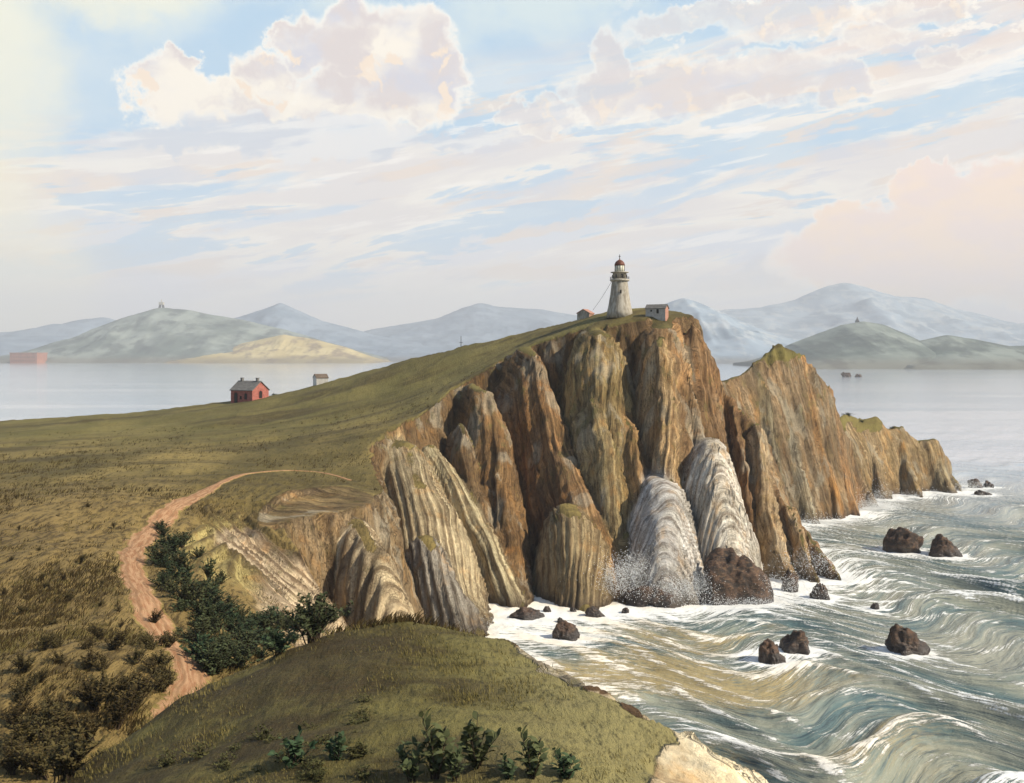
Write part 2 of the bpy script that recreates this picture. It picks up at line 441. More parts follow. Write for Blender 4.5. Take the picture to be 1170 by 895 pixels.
# ------------------------------------------------------------------ terrain mesh: denser where the ground is steep
def build_terrain(mat):
    cols = np.concatenate([np.linspace(-900, -80, 60, endpoint=False), np.arange(-80, 1260, 1.9), np.linspace(1262, 1600, 20)])
    u = (cols - CX) / F
    yf = np.concatenate([np.linspace(-18, 24, 30, endpoint=False), np.exp(np.linspace(math.log(24), math.log(345), 700))])
    U, Yf = np.meshgrid(u, yf, indexing='ij')
    Xf = U * np.maximum(Yf, 24)
    Hf = np.empty_like(Xf)
    for a in range(0, len(u), 100):
        Hf[a:a + 100] = ground(Xf[a:a + 100].ravel(), Yf[a:a + 100].ravel()).reshape(Xf[a:a + 100].shape)
    dz = np.abs(np.diff(Hf, axis=1)); dy = np.diff(Yf, axis=1); ym = np.maximum(0.5 * (Yf[:, 1:] + Yf[:, :-1]), 24)
    wgt = np.sqrt((0.55 * dy) ** 2 + dz ** 2) / ym + 0.0002 * 0
    ker = np.ones(9) / 9
    wgt = np.apply_along_axis(lambda c: np.convolve(np.pad(c, 4, mode='edge'), ker, mode='valid'), 0, wgt)
    cum = np.concatenate([np.zeros((len(u), 1)), np.cumsum(wgt, axis=1)], axis=1)
    NR = 760
    Y = np.empty((len(u), NR))
    for i in range(len(u)):
        Y[i] = np.interp(np.linspace(0, cum[i, -1], NR), cum[i], yf)
    X = u[:, None] * np.maximum(Y, 24)
    x = X.ravel(); y = Y.ravel()
    h = np.empty(len(x)); at = {k: [] for k in ('win', 'fold', 'tint', 'sd', 'pd', 'er', 'ps', 'hd', 'hw')}
    CH = 60000
    for a in range(0, len(x), CH):
        hh, dd = ground(x[a:a + CH], y[a:a + CH], True)
        h[a:a + CH] = hh
        for k in at: at[k].append(dd[k])
    at = {k: np.concatenate(v) for k, v in at.items()}
    nc = len(u)
    co = np.stack([x, y, h], 1)

    def normals(c):
        g = c.reshape(nc, NR, 3)
        du = np.gradient(g, axis=0); dv = np.gradient(g, axis=1)
        n = np.cross(du, dv); n /= np.linalg.norm(n, axis=2, keepdims=True) + 1e-9
        return n.reshape(-1, 3)
    nrm = normals(co)
    steep = sstep(0.86, 0.6, nrm[:, 2])
    lift = sstep(-3.5, -1.0, h)
    creamz = sstep(0.3, -0.3, poly_sd(x, y, CREAM_POLY)) * (y < 46)
    at['fold'] = np.where((y < 50) & (at['hw'] > 0.5), x * 0.22 + y * 0.12 + 0.15 * fbm(x * 0.5, y * 0.5, h * 0.5, 3), at['fold'])
    # relief of the rock: folds that follow each buttress, gullies that run down, roughness
    at['fold'] = np.where((at['er'] < 1.1) & (at['win'] < 0) & (nrm[:, 2] > 0.85), y * 0.42 + 0.15 * x + 1.2 * at['er'] ** 2, at['fold'])
    ringz = (at['win'] < 0) & (at['hw'] < 0.5) & (x > -42) & (x < -8) & (y > 84) & (y < 142) & (nrm[:, 2] > 0.6)
    at['fold'] = np.where(ringz & (at['er'] >= 1.1), np.hypot((x - TERR_C[0]) / 7.6, (y - 120) / 38.0) * 8.5 + 60, at['fold'])
    acd, _, acs, _ = spine(x, y, [P(296, 606, 119), P(318, 616, 112.5), P(346, 655, 109), P(394, 714, 106)])
    azone = (np.abs(at['win'] - 0.0) < 0.5) | (ringz & (acd < 7.5) & (at['er'] > 1.0))
    at['fold'] = np.where(azone, acd * 1.15 + 0.12 * acs + 90, at['fold'])
    fo = at['fold'] + 0.40 * fbm(x * 0.13, y * 0.13, h * 0.08, 2)
    rel = 0.75 * (1 - np.abs(2 * vnoise(fo * 0.42, x * 0 + 2.2, x * 0))) + 0.28 * (1 - np.abs(2 * vnoise(fo * 1.15, x * 0 + 5.2, h * 0.03)))
    gul = ridged(x * 0.22, y * 0.22, h * 0.035, 4)
    rough = fbm(x * 0.55, y * 0.55, h * 0.3, 4)
    smooth = np.isin(at['win'], [i for i, r in enumerate(RP) if r[0] in ('A', 'B', 'C', 'H', 'I') or (r[0] == 'E' and r[4][0] > 0.4)])
    amp = np.where(smooth, 0.38, 1.0)
    # jointed blocks: every cell of a stretched cell pattern sits a little in or out and leans its own way
    cx_, cy_, cz_ = x * 0.36 + 0.5 * fbm(x * 0.2, y * 0.2, h * 0.1, 2), y * 0.36, h * 0.13 + 0.3 * fbm(x * 0.3, y * 0.3, h * 0.2 + 8, 2)
    bi, bj, bk = np.floor(cx_).astype(np.int64), np.floor(cy_).astype(np.int64), np.floor(cz_).astype(np.int64)
    best = np.full(x.shape, 1e9); blk = np.zeros(x.shape)
    for a_ in (-1, 0, 1):
        for b_ in (-1, 0, 1):
            for c_ in (-1, 0, 1):
                I, J, K_ = bi + a_, bj + b_, bk + c_
                hh = _perm[_perm[_perm[I & 255] + (J & 255)] + (K_ & 255)]
                r1, r2, r3, r4 = _val[hh], _val[_perm[hh]], _val[_perm[hh + 7]], _val[_perm[hh + 31]]
                dx, dy, dz_ = cx_ - (I + 0.5 + 0.45 * r1), cy_ - (J + 0.5 + 0.45 * r2), cz_ - (K_ + 0.5 + 0.45 * r3)
                dd2 = dx * dx + dy * dy + dz_ * dz_
                m_ = dd2 < best
                best = np.where(m_, dd2, best); blk = np.where(m_, 0.55 * r4 + 0.5 * (r1 * dx + r2 * dy) + 0.55 * r3 * dz_, blk)
    sm_ = smooth.astype(float)
    disp = steep * lift * ((1 - sm_) * (0.62 * (rel - 0.5) + 0.62 * (gul - 0.15) + 0.5 * blk + 0.28 * rough) + sm_ * (0.26 * np.sin(fo * 2 * math.pi / 1.75) + 0.16 * (gul - 0.15) + 0.14 * blk + 0.15 * rough))
    foot = np.exp(-np.maximum(h, 0) / 2.5) * steep
    disp = disp + foot * 0.8 * fbm(x * 0.4, y * 0.4, h * 0.4, 3)
    # gullied bowl
    bowl = sstep(1.5, 4.0, at['pd']) * np.exp(-((x + 29) / 9) ** 2 - ((y - 104) / 24) ** 2) * (1 - steep) * sstep(0.9, 1.25, at['er'])
    disp = disp + np.maximum(bowl, azone * 0.8 * (1 - steep)) * 0.42 * np.sin(fo * 2 * math.pi / 1.75)
    edge_ = sstep(-1.4, -0.3, at['hd']) * (y < 48) * sstep(-1.5, 1.0, x) * (at['hw'] > 0.5)
    disp = disp - edge_ * (0.75 * np.abs(vnoise(x * 1.0 + y * 0.7, y * 0.4, x * 0 + 3)) * 1.6 - 0.12)
    # slump scars of the near pale bank
    cz = sstep(0.4, -0.6, poly_sd(x, y, CREAM_POLY)) * (y < 46)
    disp = disp * np.where((y < 48) & (at['hw'] > 0.5), 0.3, 1.0) + cz * 0.5 * (ridged(x * 0.55 + 0.3 * y, y * 0.2, h * 0.1, 3) - 0.4)
    disp = disp + (1 - steep) * (0.16 * fbm(x * 0.6, y * 0.6, x * 0, 4) + 0.35 * fbm(x * 0.13, y * 0.13, x * 0 + 3, 3)) * sstep(1.2, 2.5, at['pd'])
    co = co + nrm * disp[:, None]
    nrm2 = normals(co)
    # surface cover
    nz = nrm[:, 2] * 0.6 + nrm2[:, 2] * 0.4
    cover = sstep(0.80, 0.62, nz + 0.10 * fbm(x * 0.3, y * 0.3, h * 0.3, 3))
    cover = np.maximum(cover, 0)
    hillw = at['hw'] > 0.5
    cream = sstep(0.35, -0.35, poly_sd(x + 0.35 * fbm(x * 0.9, y * 0.9, x * 0, 3), y + 0.5 * fbm(x * 0.9, y * 0.9, x * 0 + 4, 3), CREAM_POLY)) * (y < 46)
    rim = sstep(-1.2, -0.4, at['hd'] + 0.5 * fbm(x * 0.9, y * 0.9, x * 0 + 6, 3)) * (y < 48) * sstep(-1.5, 1.0, x)
    cover = np.maximum(cover, np.maximum(cream, rim))
    rocky = np.isin(at['win'], [i for i, r in enumerate(RP) if r[0] in 'BCDEHI']) & ~hillw
    cover = np.maximum(cover, rocky * sstep(0.90, 0.80, nrm[:, 2]))
    cover = np.maximum(cover, np.isin(at['win'], [i for i, r in enumerate(RP) if r[0] in 'HI']) * 1.0)
    cover = np.maximum(cover, np.isin(at['win'], [i for i, r in enumerate(RP) if r[0] in 'FGJKL']) * sstep(0.88, 0.74, nrm[:, 2]) * (~hillw))
    kcap = np.isin(at['win'], [i for i, r in enumerate(RP) if r[0] in 'KL']) * sstep(0.0, 1.2, h - np.where(y < 275, 37.5 + 2.0 * vnoise(x * 0.4, y * 0.4, x * 0), 18.5 + 2.5 * vnoise(x * 0.3, y * 0.3, x * 0)))
    cover = cover * (1 - 0.8 * kcap)
    inter = (at['er'] < 1.05)
    terr = np.where(inter, 0.60, 0.0) * sstep(1.1, 0.95, at['er']) * sstep(0.78, 0.9, nrm[:, 2]) * (at['win'] < 0)
    cutw = ((at['win'] < 0) & (x > -37) & (x < -6) & (y > 94) & (y < 150)) * sstep(0.92, 0.84, nrm[:, 2])
    cover = np.maximum(cover, cutw)
    cover = np.maximum(cover, terr)
    bowl = bowl * (at['hw'] < 0.5)
    cover = np.maximum(cover, bowl * 0.72)
    # bare pale face under the terrace
    ad, _, asd, _ = spine(x, y, [P(312, 640, 110.5), P(348, 668, 107), P(372, 705, 103.5), (-17, 92, 0)])
    aface = sstep(7.0, 4.5, ad + 1.6 * fbm(x * 0.2, y * 0.2, x * 0 + 3, 3)) * (~hillw) * sstep(0.96, 1.06, at['er']) * sstep(1.5, 3, at['pd'])
    cover = np.maximum(cover, aface)
    tint = at['tint']
    tm = (terr > 0.1)[:, None]
    tint = np.where(tm, np.array((0.24, 0.17, 0.075)), tint)
    cw = cutw[:, None]
    tint = tint * (1 - cw) + np.array((0.27, 0.19, 0.10)) * cw  # wall between the lobes tinted darker: gully shade put into the colour
    af = (aface * (at['win'] < 2))[:, None]
    tint = tint * (1 - af) + np.array((0.60, 0.47, 0.30)) * af
    rimd = (np.exp(-((at['er'] - 1.02) / 0.07) ** 2) * (at['win'] < 2))[:, None] * (~hillw)[:, None]
    tint = tint * (1 - 0.75 * rimd) + np.array((0.10, 0.065, 0.03)) * 0.75 * rimd
    ne = np.where(hillw & (y < 50), 1.0, 0.0)[:, None]
    rimc = np.where((vnoise(x * 0.8, y * 0.8, x * 0) > 0.05)[:, None], np.array((0.13, 0.075, 0.035)), np.array((0.62, 0.50, 0.31)))
    cr = cream[:, None]
    tint = tint * (1 - ne) + (rimc * (1 - cr) + np.array((0.86, 0.74, 0.50)) * cr) * ne
    bt = (np.clip(bowl * 1.5, 0, 1) * (1 - aface))[:, None]
    tint = tint * (1 - bt) + np.array((0.46, 0.37, 0.14)) * bt
    tint = tint * (1 + 0.35 * fbm(x * 0.12, y * 0.12, h * 0.03, 3) + 0.25 * (gul - 0.3))[:, None] * np.where(ne + cr > 0, 1.0, 1.0)
    # wet dark foot of the cliffs
    wet = np.exp(-np.maximum(co[:, 2] - 0.3, 0) / 1.2)
    hill = at['hw']
    idx = np.arange(nc * NR).reshape(nc, NR)
    q = np.stack([idx[:-1, :-1], idx[1:, :-1], idx[1:, 1:], idx[:-1, 1:]], -1).reshape(-1, 4)
    keep = (co[:, 2][q].max(1) > -3.3)
    q = q[keep]
    used = np.zeros(len(co), bool); used[q.ravel()] = True
    remap = np.cumsum(used) - 1
    q = remap[q]
    bands = np.clip(np.maximum(np.maximum(bowl * 1.3, azone * 1.0), sm_ * np.where(np.isin(at['win'], [i for i, r in enumerate(RP) if r[0] in 'HI']), 0.55, 0.9)), 0, 1) * (at['hw'] < 0.5)
    attrs = dict(bands=bands[used], cover=cover[used], fold=fo[used], tint=tint[used], wet=wet[used], hill=hill[used])
    me = np_mesh('headland', co[used], q, attrs)
    o = obj('headland', me, mat)
    tag(o, kind='structure')
    return o, (cols, yf, Xf, Yf, Hf)


def terrain_mat():
    m, n, b = new_mat('headland_ground')
    co = n.node('ShaderNodeTexCoord').outputs['Object']
    x, y, z = n.sep(co)
    cover = n.attr('cover'); fold = n.attr('fold'); wet = n.attr('wet'); hill = n.attr('hill')
    tint = n.attr('tint', 'Color')
    # ---- rock
    fw = n.add(fold, n.mul(n.sub(n.noise(co, 0.35, 3), 0.5), 0.9))
    s1 = n.noise(None, 0.8, 2, 0.5, dim='1D', w=fw)
    s2 = n.noise(n.comb(n.mul(fw, 2.6), n.mul(z, 0.10), n.mul(y, 0.05)), 1.0, 4, 0.65)
    s3 = n.noise(n.scale(co, (1.2, 1.2, 0.10)), 1.0, 6, 0.65, 0.6)
    fine = n.noise(co, 3.5, 6, 0.7)
    v = n.add(n.mul(s1, 0.5), n.add(n.mul(s2, 0.5), n.add(n.mul(s3, 0.4), n.mul(n.noise(co, 0.55, 6, 0.65), 0.3))))      # mean about .85
    rock = n.mix(n.map(v, 0.62, 0.98), n.mix(0.0, n.mix(1.0, tint, (0.36, 0.31, 0.28), 'MULTIPLY'), tint), tint)
    rock = n.mix(n.map(v, 0.88, 1.10, 0, 0.6), rock, n.mix(1.0, tint, (1.55, 1.55, 1.6), 'MULTIPLY'))
    rock = n.mix(n.map(n.noise(n.scale(co, (0.5, 0.5, 0.16)), 0.9, 4, 0.6), 0.52, 0.7, 0, 0.55), rock, n.mix(0.6, (0.36, 0.20, 0.07), n.mix(1.0, tint, (1.2, 0.9, 0.6), 'MULTIPLY')))
    crack = n.mul(n.sub(1.0, n.mul(n.attr('bands'), 0.6)), n.map(n.math('ABSOLUTE', n.sub(n.noise(n.comb(n.mul(fw, 1.4), n.mul(z, 0.13), n.mul(x, 0.03)), 1.0, 5, 0.7), 0.5)), 0.0, 0.018, 0.65, 0.0))
    rock = n.mix(crack, rock, (0.035, 0.024, 0.016))
    vo = n.node('ShaderNodeTexVoronoi', feature='DISTANCE_TO_EDGE'); n.put(vo.inputs['Vector'], n.scale(n.mix(0.12, co, n.noise(co, 0.8, 4, 0.6)), (0.75, 0.75, 0.26)))
    joint = n.mul(n.map(vo.outputs['Distance'], 0.0, 0.035, 0.75, 0.0), n.map(n.noise(co, 0.25, 3), 0.42, 0.6))
    rock = n.mix(joint, rock, (0.04, 0.028, 0.018))
    rock = n.mix(n.map(fine, 0.25, 0.75, 0.35, 0.0), rock, (0.05, 0.035, 0.02))
    pz = n.noise(n.scale(co, (0.16, 0.16, 0.07)), 1.0, 4, 0.55, 0.4)
    pq = n.noise(n.scale(co, (0.21, 0.21, 0.06), loc=(9, 4, 2)), 1.0, 4, 0.55, 0.4)
    nob = n.sub(1.0, n.attr('bands'))
    rock = n.mix(n.mul(n.map(pz, 0.52, 0.64, 0, 0.5), nob), rock, n.mix(1.0, rock, (1.5, 1.32, 1.05), 'MULTIPLY'))
    rock = n.mix(n.mul(n.map(pq, 0.54, 0.64, 0, 0.5), nob), rock, n.mix(n.map(fine, 0.3, 0.7), (0.25, 0.22, 0.15), (0.44, 0.39, 0.29)))
    rock = n.mix(n.mul(n.map(pq, 0.36, 0.46, 0.5, 0.0), nob), rock, n.mix(1.0, rock, (0.62, 0.58, 0.42), 'MULTIPLY'))
    bnd = n.attr('bands')
    sw = n.math('SINE', n.add(n.mul(fold, 2 * math.pi / 1.75), n.mul(n.sub(n.noise(co, 0.5, 3), 0.5), 2.2)))
    bm_ = n.mul(bnd, n.mul(n.map(sw, 0.1, 0.95, 0.0, 0.85), n.map(n.noise(co, 0.22, 3), 0.36, 0.56, 0.25, 1.0)))
    rock = n.mix(bm_, rock, n.mix(1.0, tint, (0.20, 0.165, 0.14), 'MULTIPLY'))
    # moss on ledges
    moss = n.map(n.noise(co, 0.35, 5, 0.65), 0.55, 0.7, 0, 0.55)
    rock = n.mix(n.mul(moss, n.map(z, 4, 30)), rock, (0.13, 0.12, 0.035))
    rock = n.mix(n.mul(wet, 0.85), rock, (0.045, 0.03, 0.02))
    # ---- grass
    big = n.noise(n.scale(co, (1, 0.45, 1)), 0.06, 4, 0.6)
    g = n.mix(n.map(big, 0.38, 0.62), (0.098, 0.076, 0.023), (0.24, 0.178, 0.058))
    band = n.noise(n.comb(n.mul(n.add(y, n.mul(x, -0.35)), 1.0), n.mul(x, 0.12), z), 0.11, 5, 0.65, 0.8)
    g = n.mix(n.map(band, 0.47, 0.66, 0, 0.8), g, (0.060, 0.045, 0.016))
    stroke = n.noise(n.scale(co, (2.2, 0.55, 1.0), rot=(0, 0, 0.5)), 1.0, 5, 0.7)
    g = n.mix(n.map(stroke, 0.5, 0.66, 0, 0.7), g, (0.045, 0.034, 0.012))
    g = n.mix(n.map(n.noise(co, 2.2, 5, 0.7), 0.56, 0.75, 0, 0.6), g, (0.27, 0.24, 0.08))
    near = n.mul(n.map(y, 150, 95), n.map(x, 5, -8))
    g = n.mix(n.mul(near, 0.6), g, n.mix(n.map(stroke, 0.44, 0.6), (0.26, 0.175, 0.064), (0.075, 0.046, 0.018)))
    far = n.map(y, 160, 215)
    g = n.mix(n.mul(far, 0.6), g, n.mix(n.map(band, 0.4, 0.65), (0.135, 0.122, 0.036), (0.075, 0.058, 0.02)))
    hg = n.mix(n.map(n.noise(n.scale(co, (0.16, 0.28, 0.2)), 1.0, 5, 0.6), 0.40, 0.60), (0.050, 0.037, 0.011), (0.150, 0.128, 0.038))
    hg = n.mix(n.mul(n.map(n.add(x, n.mul(n.noise(co, 0.3, 4, 0.6), 9.0)), 4.5, -3.5), n.map(n.noise(n.scale(co, (0.25, 0.4, 0.3)), 1.0, 5, 0.65), 0.32, 0.56, 0.15, 0.85)), hg, (0.050, 0.034, 0.013))  # near hill's left darkened: its shaded side put into the colour
    hg = n.mix(n.map(x, -3, 3.5, 0, 0.75), hg, (0.28, 0.24, 0.10))  # right of the near hill lightened: sunlit side painted in
    hg = n.mix(n.map(n.noise(n.scale(co, (3, 1, 1), rot=(0, 0, 0.7)), 1.4, 5, 0.7), 0.5, 0.68, 0, 0.75), hg, (0.032, 0.028, 0.010))
    hg = n.mix(n.map(n.noise(co, 6, 4, 0.7), 0.55, 0.75, 0, 0.4), hg, (0.22, 0.21, 0.08))
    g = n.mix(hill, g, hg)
    cfac = n.map(n.add(cover, n.mul(n.sub(n.noise(co, 1.1, 5, 0.7), 0.5), 0.55)), 0.35, 0.6)
    c = n.mix(cfac, g, rock)
    n.put(b.inputs['Base Color'], c)
    n.put(b.inputs['Roughness'], n.map(wet, 0.2, 0.9, 0.92, 0.45))
    b.inputs['Specular IOR Level'].default_value = 0.2
    hgt = n.add(n.mul(n.add(n.mul(v, 0.8), n.mul(n.add(crack, joint), -0.5)), cfac), n.add(n.mul(fine, 0.35), n.mul(n.mul(stroke, 0.5), n.sub(1.0, cfac))))
    n.put(b.inputs['Normal'], n.bump(hgt, 0.9, 0.45))
    return m


# ------------------------------------------------------------------ camera, light, sky
cam = bpy.data.cameras.new('camera'); co_ = bpy.data.objects.new('camera', cam); COL.objects.link(co_)
cam.sensor_width = 36; cam.lens = 36 * F / 1170.0
cam.shift_y = (HY - 447.5) / 1170.0; cam.clip_end = 60000; cam.clip_start = 0.2
co_.location = (0, 0, H); co_.rotation_euler = (R(90), 0, 0)
sc.camera = co_

SUN_AZ, SUN_EL = R(110), R(38)                   # clockwise from +Y
sv = Vector((math.sin(SUN_AZ) * math.cos(SUN_EL), math.cos(SUN_AZ) * math.cos(SUN_EL), math.sin(SUN_EL)))
sl = bpy.data.lights.new('sun', 'SUN'); sl.energy = 4.6; sl.angle = R(0.5); sl.color = (1.0, 0.90, 0.73)
so = bpy.data.objects.new('sun', sl); COL.objects.link(so)
so.rotation_euler = sv.to_track_quat('Z', 'Y').to_euler()

sc.view_settings.view_transform = 'Standard'; sc.view_settings.look = 'None'; sc.view_settings.gamma = 1.0
sc.view_settings.exposure = 0.58; sc.view_settings.use_curve_mapping = False
sc.cycles.use_denoising = True
sc.cycles.max_bounces = 6; sc.cycles.volume_bounces = 0
# ------------------------------------------------------------------ sky
def build_world():
    w = bpy.data.worlds.new('World'); sc.world = w; w.use_nodes = True
    n = NT(w.node_tree); bg = n.n['Background']; bg.inputs[1].default_value = 0.1
    sky = n.node('ShaderNodeTexSky', sky_type='NISHITA', sun_disc=False, sun_elevation=SUN_EL, sun_rotation=SUN_AZ)
    sky.air_density = 1.0; sky.dust_density = 0.6; sky.ozone_density = 1.5
    d = n.node('ShaderNodeTexCoord').outputs['Generated']
    x, y, z = n.sep(d)
    A = n.mul(n.math('ARCTAN2', x, y), 10.0)
    E = n.mul(n.math('ARCSINE', z), 10.0)

    def ae(px, py):
        u = (px - CX) / F; v = (HY - py) / F
        return 10 * math.atan(u), 10 * math.atan(v / math.sqrt(1 + u * u))
    p0 = n.comb(A, E, 0.0)
    wn = n.node('ShaderNodeTexNoise'); n.put(wn.inputs['Vector'], p0); wn.inputs['Scale'].default_value = 2.2; wn.inputs['Detail'].default_value = 7; wn.inputs['Roughness'].default_value = 0.62
    wx, wy, _ = n.sep(wn.outputs['Color'])
    wA = n.add(A, n.mul(n.sub(wx, 0.5), 0.85)); wE = n.add(E, n.mul(n.sub(wy, 0.5), 0.65))

    def blobs(lst):
        f = None
        for px, py, rx, ry in lst:
            a, e = ae(px, py)
            g = n.sub(1.0, n.add(n.math('POWER', n.math('ABSOLUTE', n.mul(n.sub(wA, a), 115 / rx)), 2.0), n.math('POWER', n.math('ABSOLUTE', n.mul(n.sub(wE, e), 115 / ry)), 2.0)))
            f = g if f is None else n.math('SMOOTH_MAX', f, g, 0.25)
        return f
    # tilted streak coordinates (the cloud bands rise to the right)
    S = n.sub(E, n.mul(A, 0.17)); T = n.add(A, n.mul(E, 0.17))
    st1 = n.noise(n.comb(n.mul(T, 0.35), n.mul(S, 2.3), 3.0), 1.0, 6, 0.6, 0.35)
    st2 = n.noise(n.comb(n.mul(T, 0.55), n.mul(S, 4.2), 7.0), 1.0, 6, 0.62, 0.3)
    st3 = n.noise(n.comb(n.mul(T, 0.5), n.mul(S, 2.8), 11.0), 1.0, 6, 0.6, 0.5)
    soft = n.noise(n.comb(A, n.mul(E, 1.6), 1.0), 0.9, 5, 0.55)
    K = 8.3
    def c(r, g, b): 
        f = lambda t: ((t / 255 + 0.055) / 1.055) ** 2.4 if t > 10 else t / 255 / 12.92
        return (K * f(r), K * f(g), K * f(b))
    front = n.map(n.math('ABSOLUTE', A), 6.5, 13.0, 1.0, 0.0)
    low = n.map(E, 0.3, 2.3, 1.0, 0.0)
    # thin veil over the blue
    base = n.mix(n.mul(n.map(E, 3.8, 7.0, 0.88, 0.15), front), sky.outputs[0], n.mix(n.map(soft, 0.35, 0.65), c(174, 204, 226), c(200, 217, 227)))
    base = n.mix(n.mul(n.mul(n.map(soft, 0.42, 0.62), n.map(E, 2.4, 3.6)), n.mul(front, 0.5)), base, c(214, 226, 219))
    # warm low air
    base = n.mix(n.mul(low, n.mul(front, 0.85)), base, n.mix(n.map(st1, 0.4, 0.6), c(232, 222, 224), c(250, 236, 220)))
    # bands
    zone = n.mul(n.mul(n.map(E, 0.35, 0.95), n.map(S, 2.3, 3.1, 1.0, 0.0)), front)
    b1 = n.mul(n.map(st1, 0.44, 0.50), zone)
    col = n.mix(n.mul(b1, 0.85), base, n.mix(n.map(st3, 0.42, 0.58), c(228, 218, 212), c(244, 235, 222)))
    b2 = n.mul(n.map(st2, 0.53, 0.58), zone)
    col = n.mix(n.mul(b2, 0.8), col, n.mix(n.map(soft, 0.4, 0.6), c(205, 206, 214), c(230, 212, 196)))
    b3 = n.mul(n.map(st3, 0.565, 0.60), n.mul(zone, 0.75))
    col = n.mix(b3, col, c(176, 204, 226))
    b4 = n.mul(n.map(st2, 0.36, 0.42, 1.0, 0.0), n.mul(zone, 0.6))
    col = n.mix(b4, col, c(250, 244, 236))
    # high mottled patches at the upper right
    hz = n.mul(front, n.mul(n.map(A, 0.6, 2.2), n.map(E, 2.2, 2.9)))
    col = n.mix(n.mul(hz, n.mul(n.map(st1, 0.50, 0.58), 0.8)), col, c(228, 212, 202))
    col = n.mix(n.mul(hz, n.mul(n.map(n.noise(n.comb(A, n.mul(E, 1.5), 4.0), 2.4, 6, 0.65), 0.56, 0.60), 0.7)), col, c(250, 242, 230))
    # heaped clouds: white rims, warm grey bodies
    def heap(lst, seed, amount=1.0):
        nonlocal col
        f = n.add(blobs(lst), n.mul(n.sub(n.noise(n.comb(A, E, seed), 3.6, 6, 0.6), 0.5), 0.7))
        m = n.mul(n.map(f, -0.12, 0.38), amount)
        inner = n.noise(n.comb(n.add(wA, seed), n.mul(wE, 1.2), seed), 2.3, 5, 0.5)
        body = n.mix(n.map(inner, 0.40, 0.60), c(214, 203, 200), n.mix(n.map(soft, 0.4, 0.6), c(244, 235, 220), c(204, 203, 212)))
        body = n.mix(n.map(n.noise(n.comb(wA, wE, seed + 5), 3.1, 4, 0.5), 0.58, 0.64), body, c(240, 220, 198))
        cc = n.mix(n.map(f, 0.10, 0.55), c(250, 244, 232), body)
        col = n.mix(m, col, cc)
    heap([(185, 105, 38, 40), (235, 118, 60, 30), (300, 100, 50, 36), (345, 52, 30, 36), (405, 50, 62, 48), (462, 60, 60, 50), (500, 95, 40, 38), (420, 115, 100, 34), (310, 130, 110, 20), (200, 72, 22, 18)], 2.0)
    heap([(700, 70, 30, 36), (690, 112, 46, 30), (620, 134, 44, 18), (580, 130, 22, 20), (770, 105, 90, 36), (880, 84, 74, 30), (960, 95, 34, 26)], 9.0, 0.65)
    heap([(790, 25, 80, 20), (890, 20, 110, 24), (1000, 45, 30, 16), (1075, 65, 42, 14), (1050, 12, 60, 14)], 14.0, 0.6)
    # grey bases
    gb = n.add(blobs([(330, 158, 170, 22), (200, 160, 60, 16), (520, 158, 80, 12)]), n.mul(n.sub(st2, 0.5), 1.6))
    col = n.mix(n.mul(n.map(gb, 0.0, 0.5), 0.85), col, n.mix(n.map(st2, 0.45, 0.55), c(198, 204, 214), c(226, 226, 226)))
    # rosy bank on the right
    pk = n.add(blobs([(1090, 285, 190, 62), (1150, 245, 90, 55), (980, 270, 70, 36), (1250, 260, 140, 90), (1060, 215, 40, 22)]), n.mul(n.sub(n.noise(n.comb(A, E, 21.0), 3.0, 6, 0.6), 0.5), 0.7))
    pkc = n.mix(n.map(n.noise(n.comb(A, n.mul(E, 2.0), 5.0), 1.6, 5, 0.6), 0.4, 0.6), c(250, 222, 196), c(242, 218, 206))
    col = n.mix(n.map(pk, -0.05, 0.22, 0, 0.95), col, n.mix(n.map(pk, 0.03, 0.35), c(250, 242, 232), pkc))
    yl = blobs([(-60, 60, 140, 170), (-40, 330, 170, 120), (90, -30, 180, 55), (-60, 220, 110, 120)])
    col = n.mix(n.map(yl, 0.0, 0.9, 0.0, 0.6), col, c(250, 240, 204))
    n.put(bg.inputs[0], col)


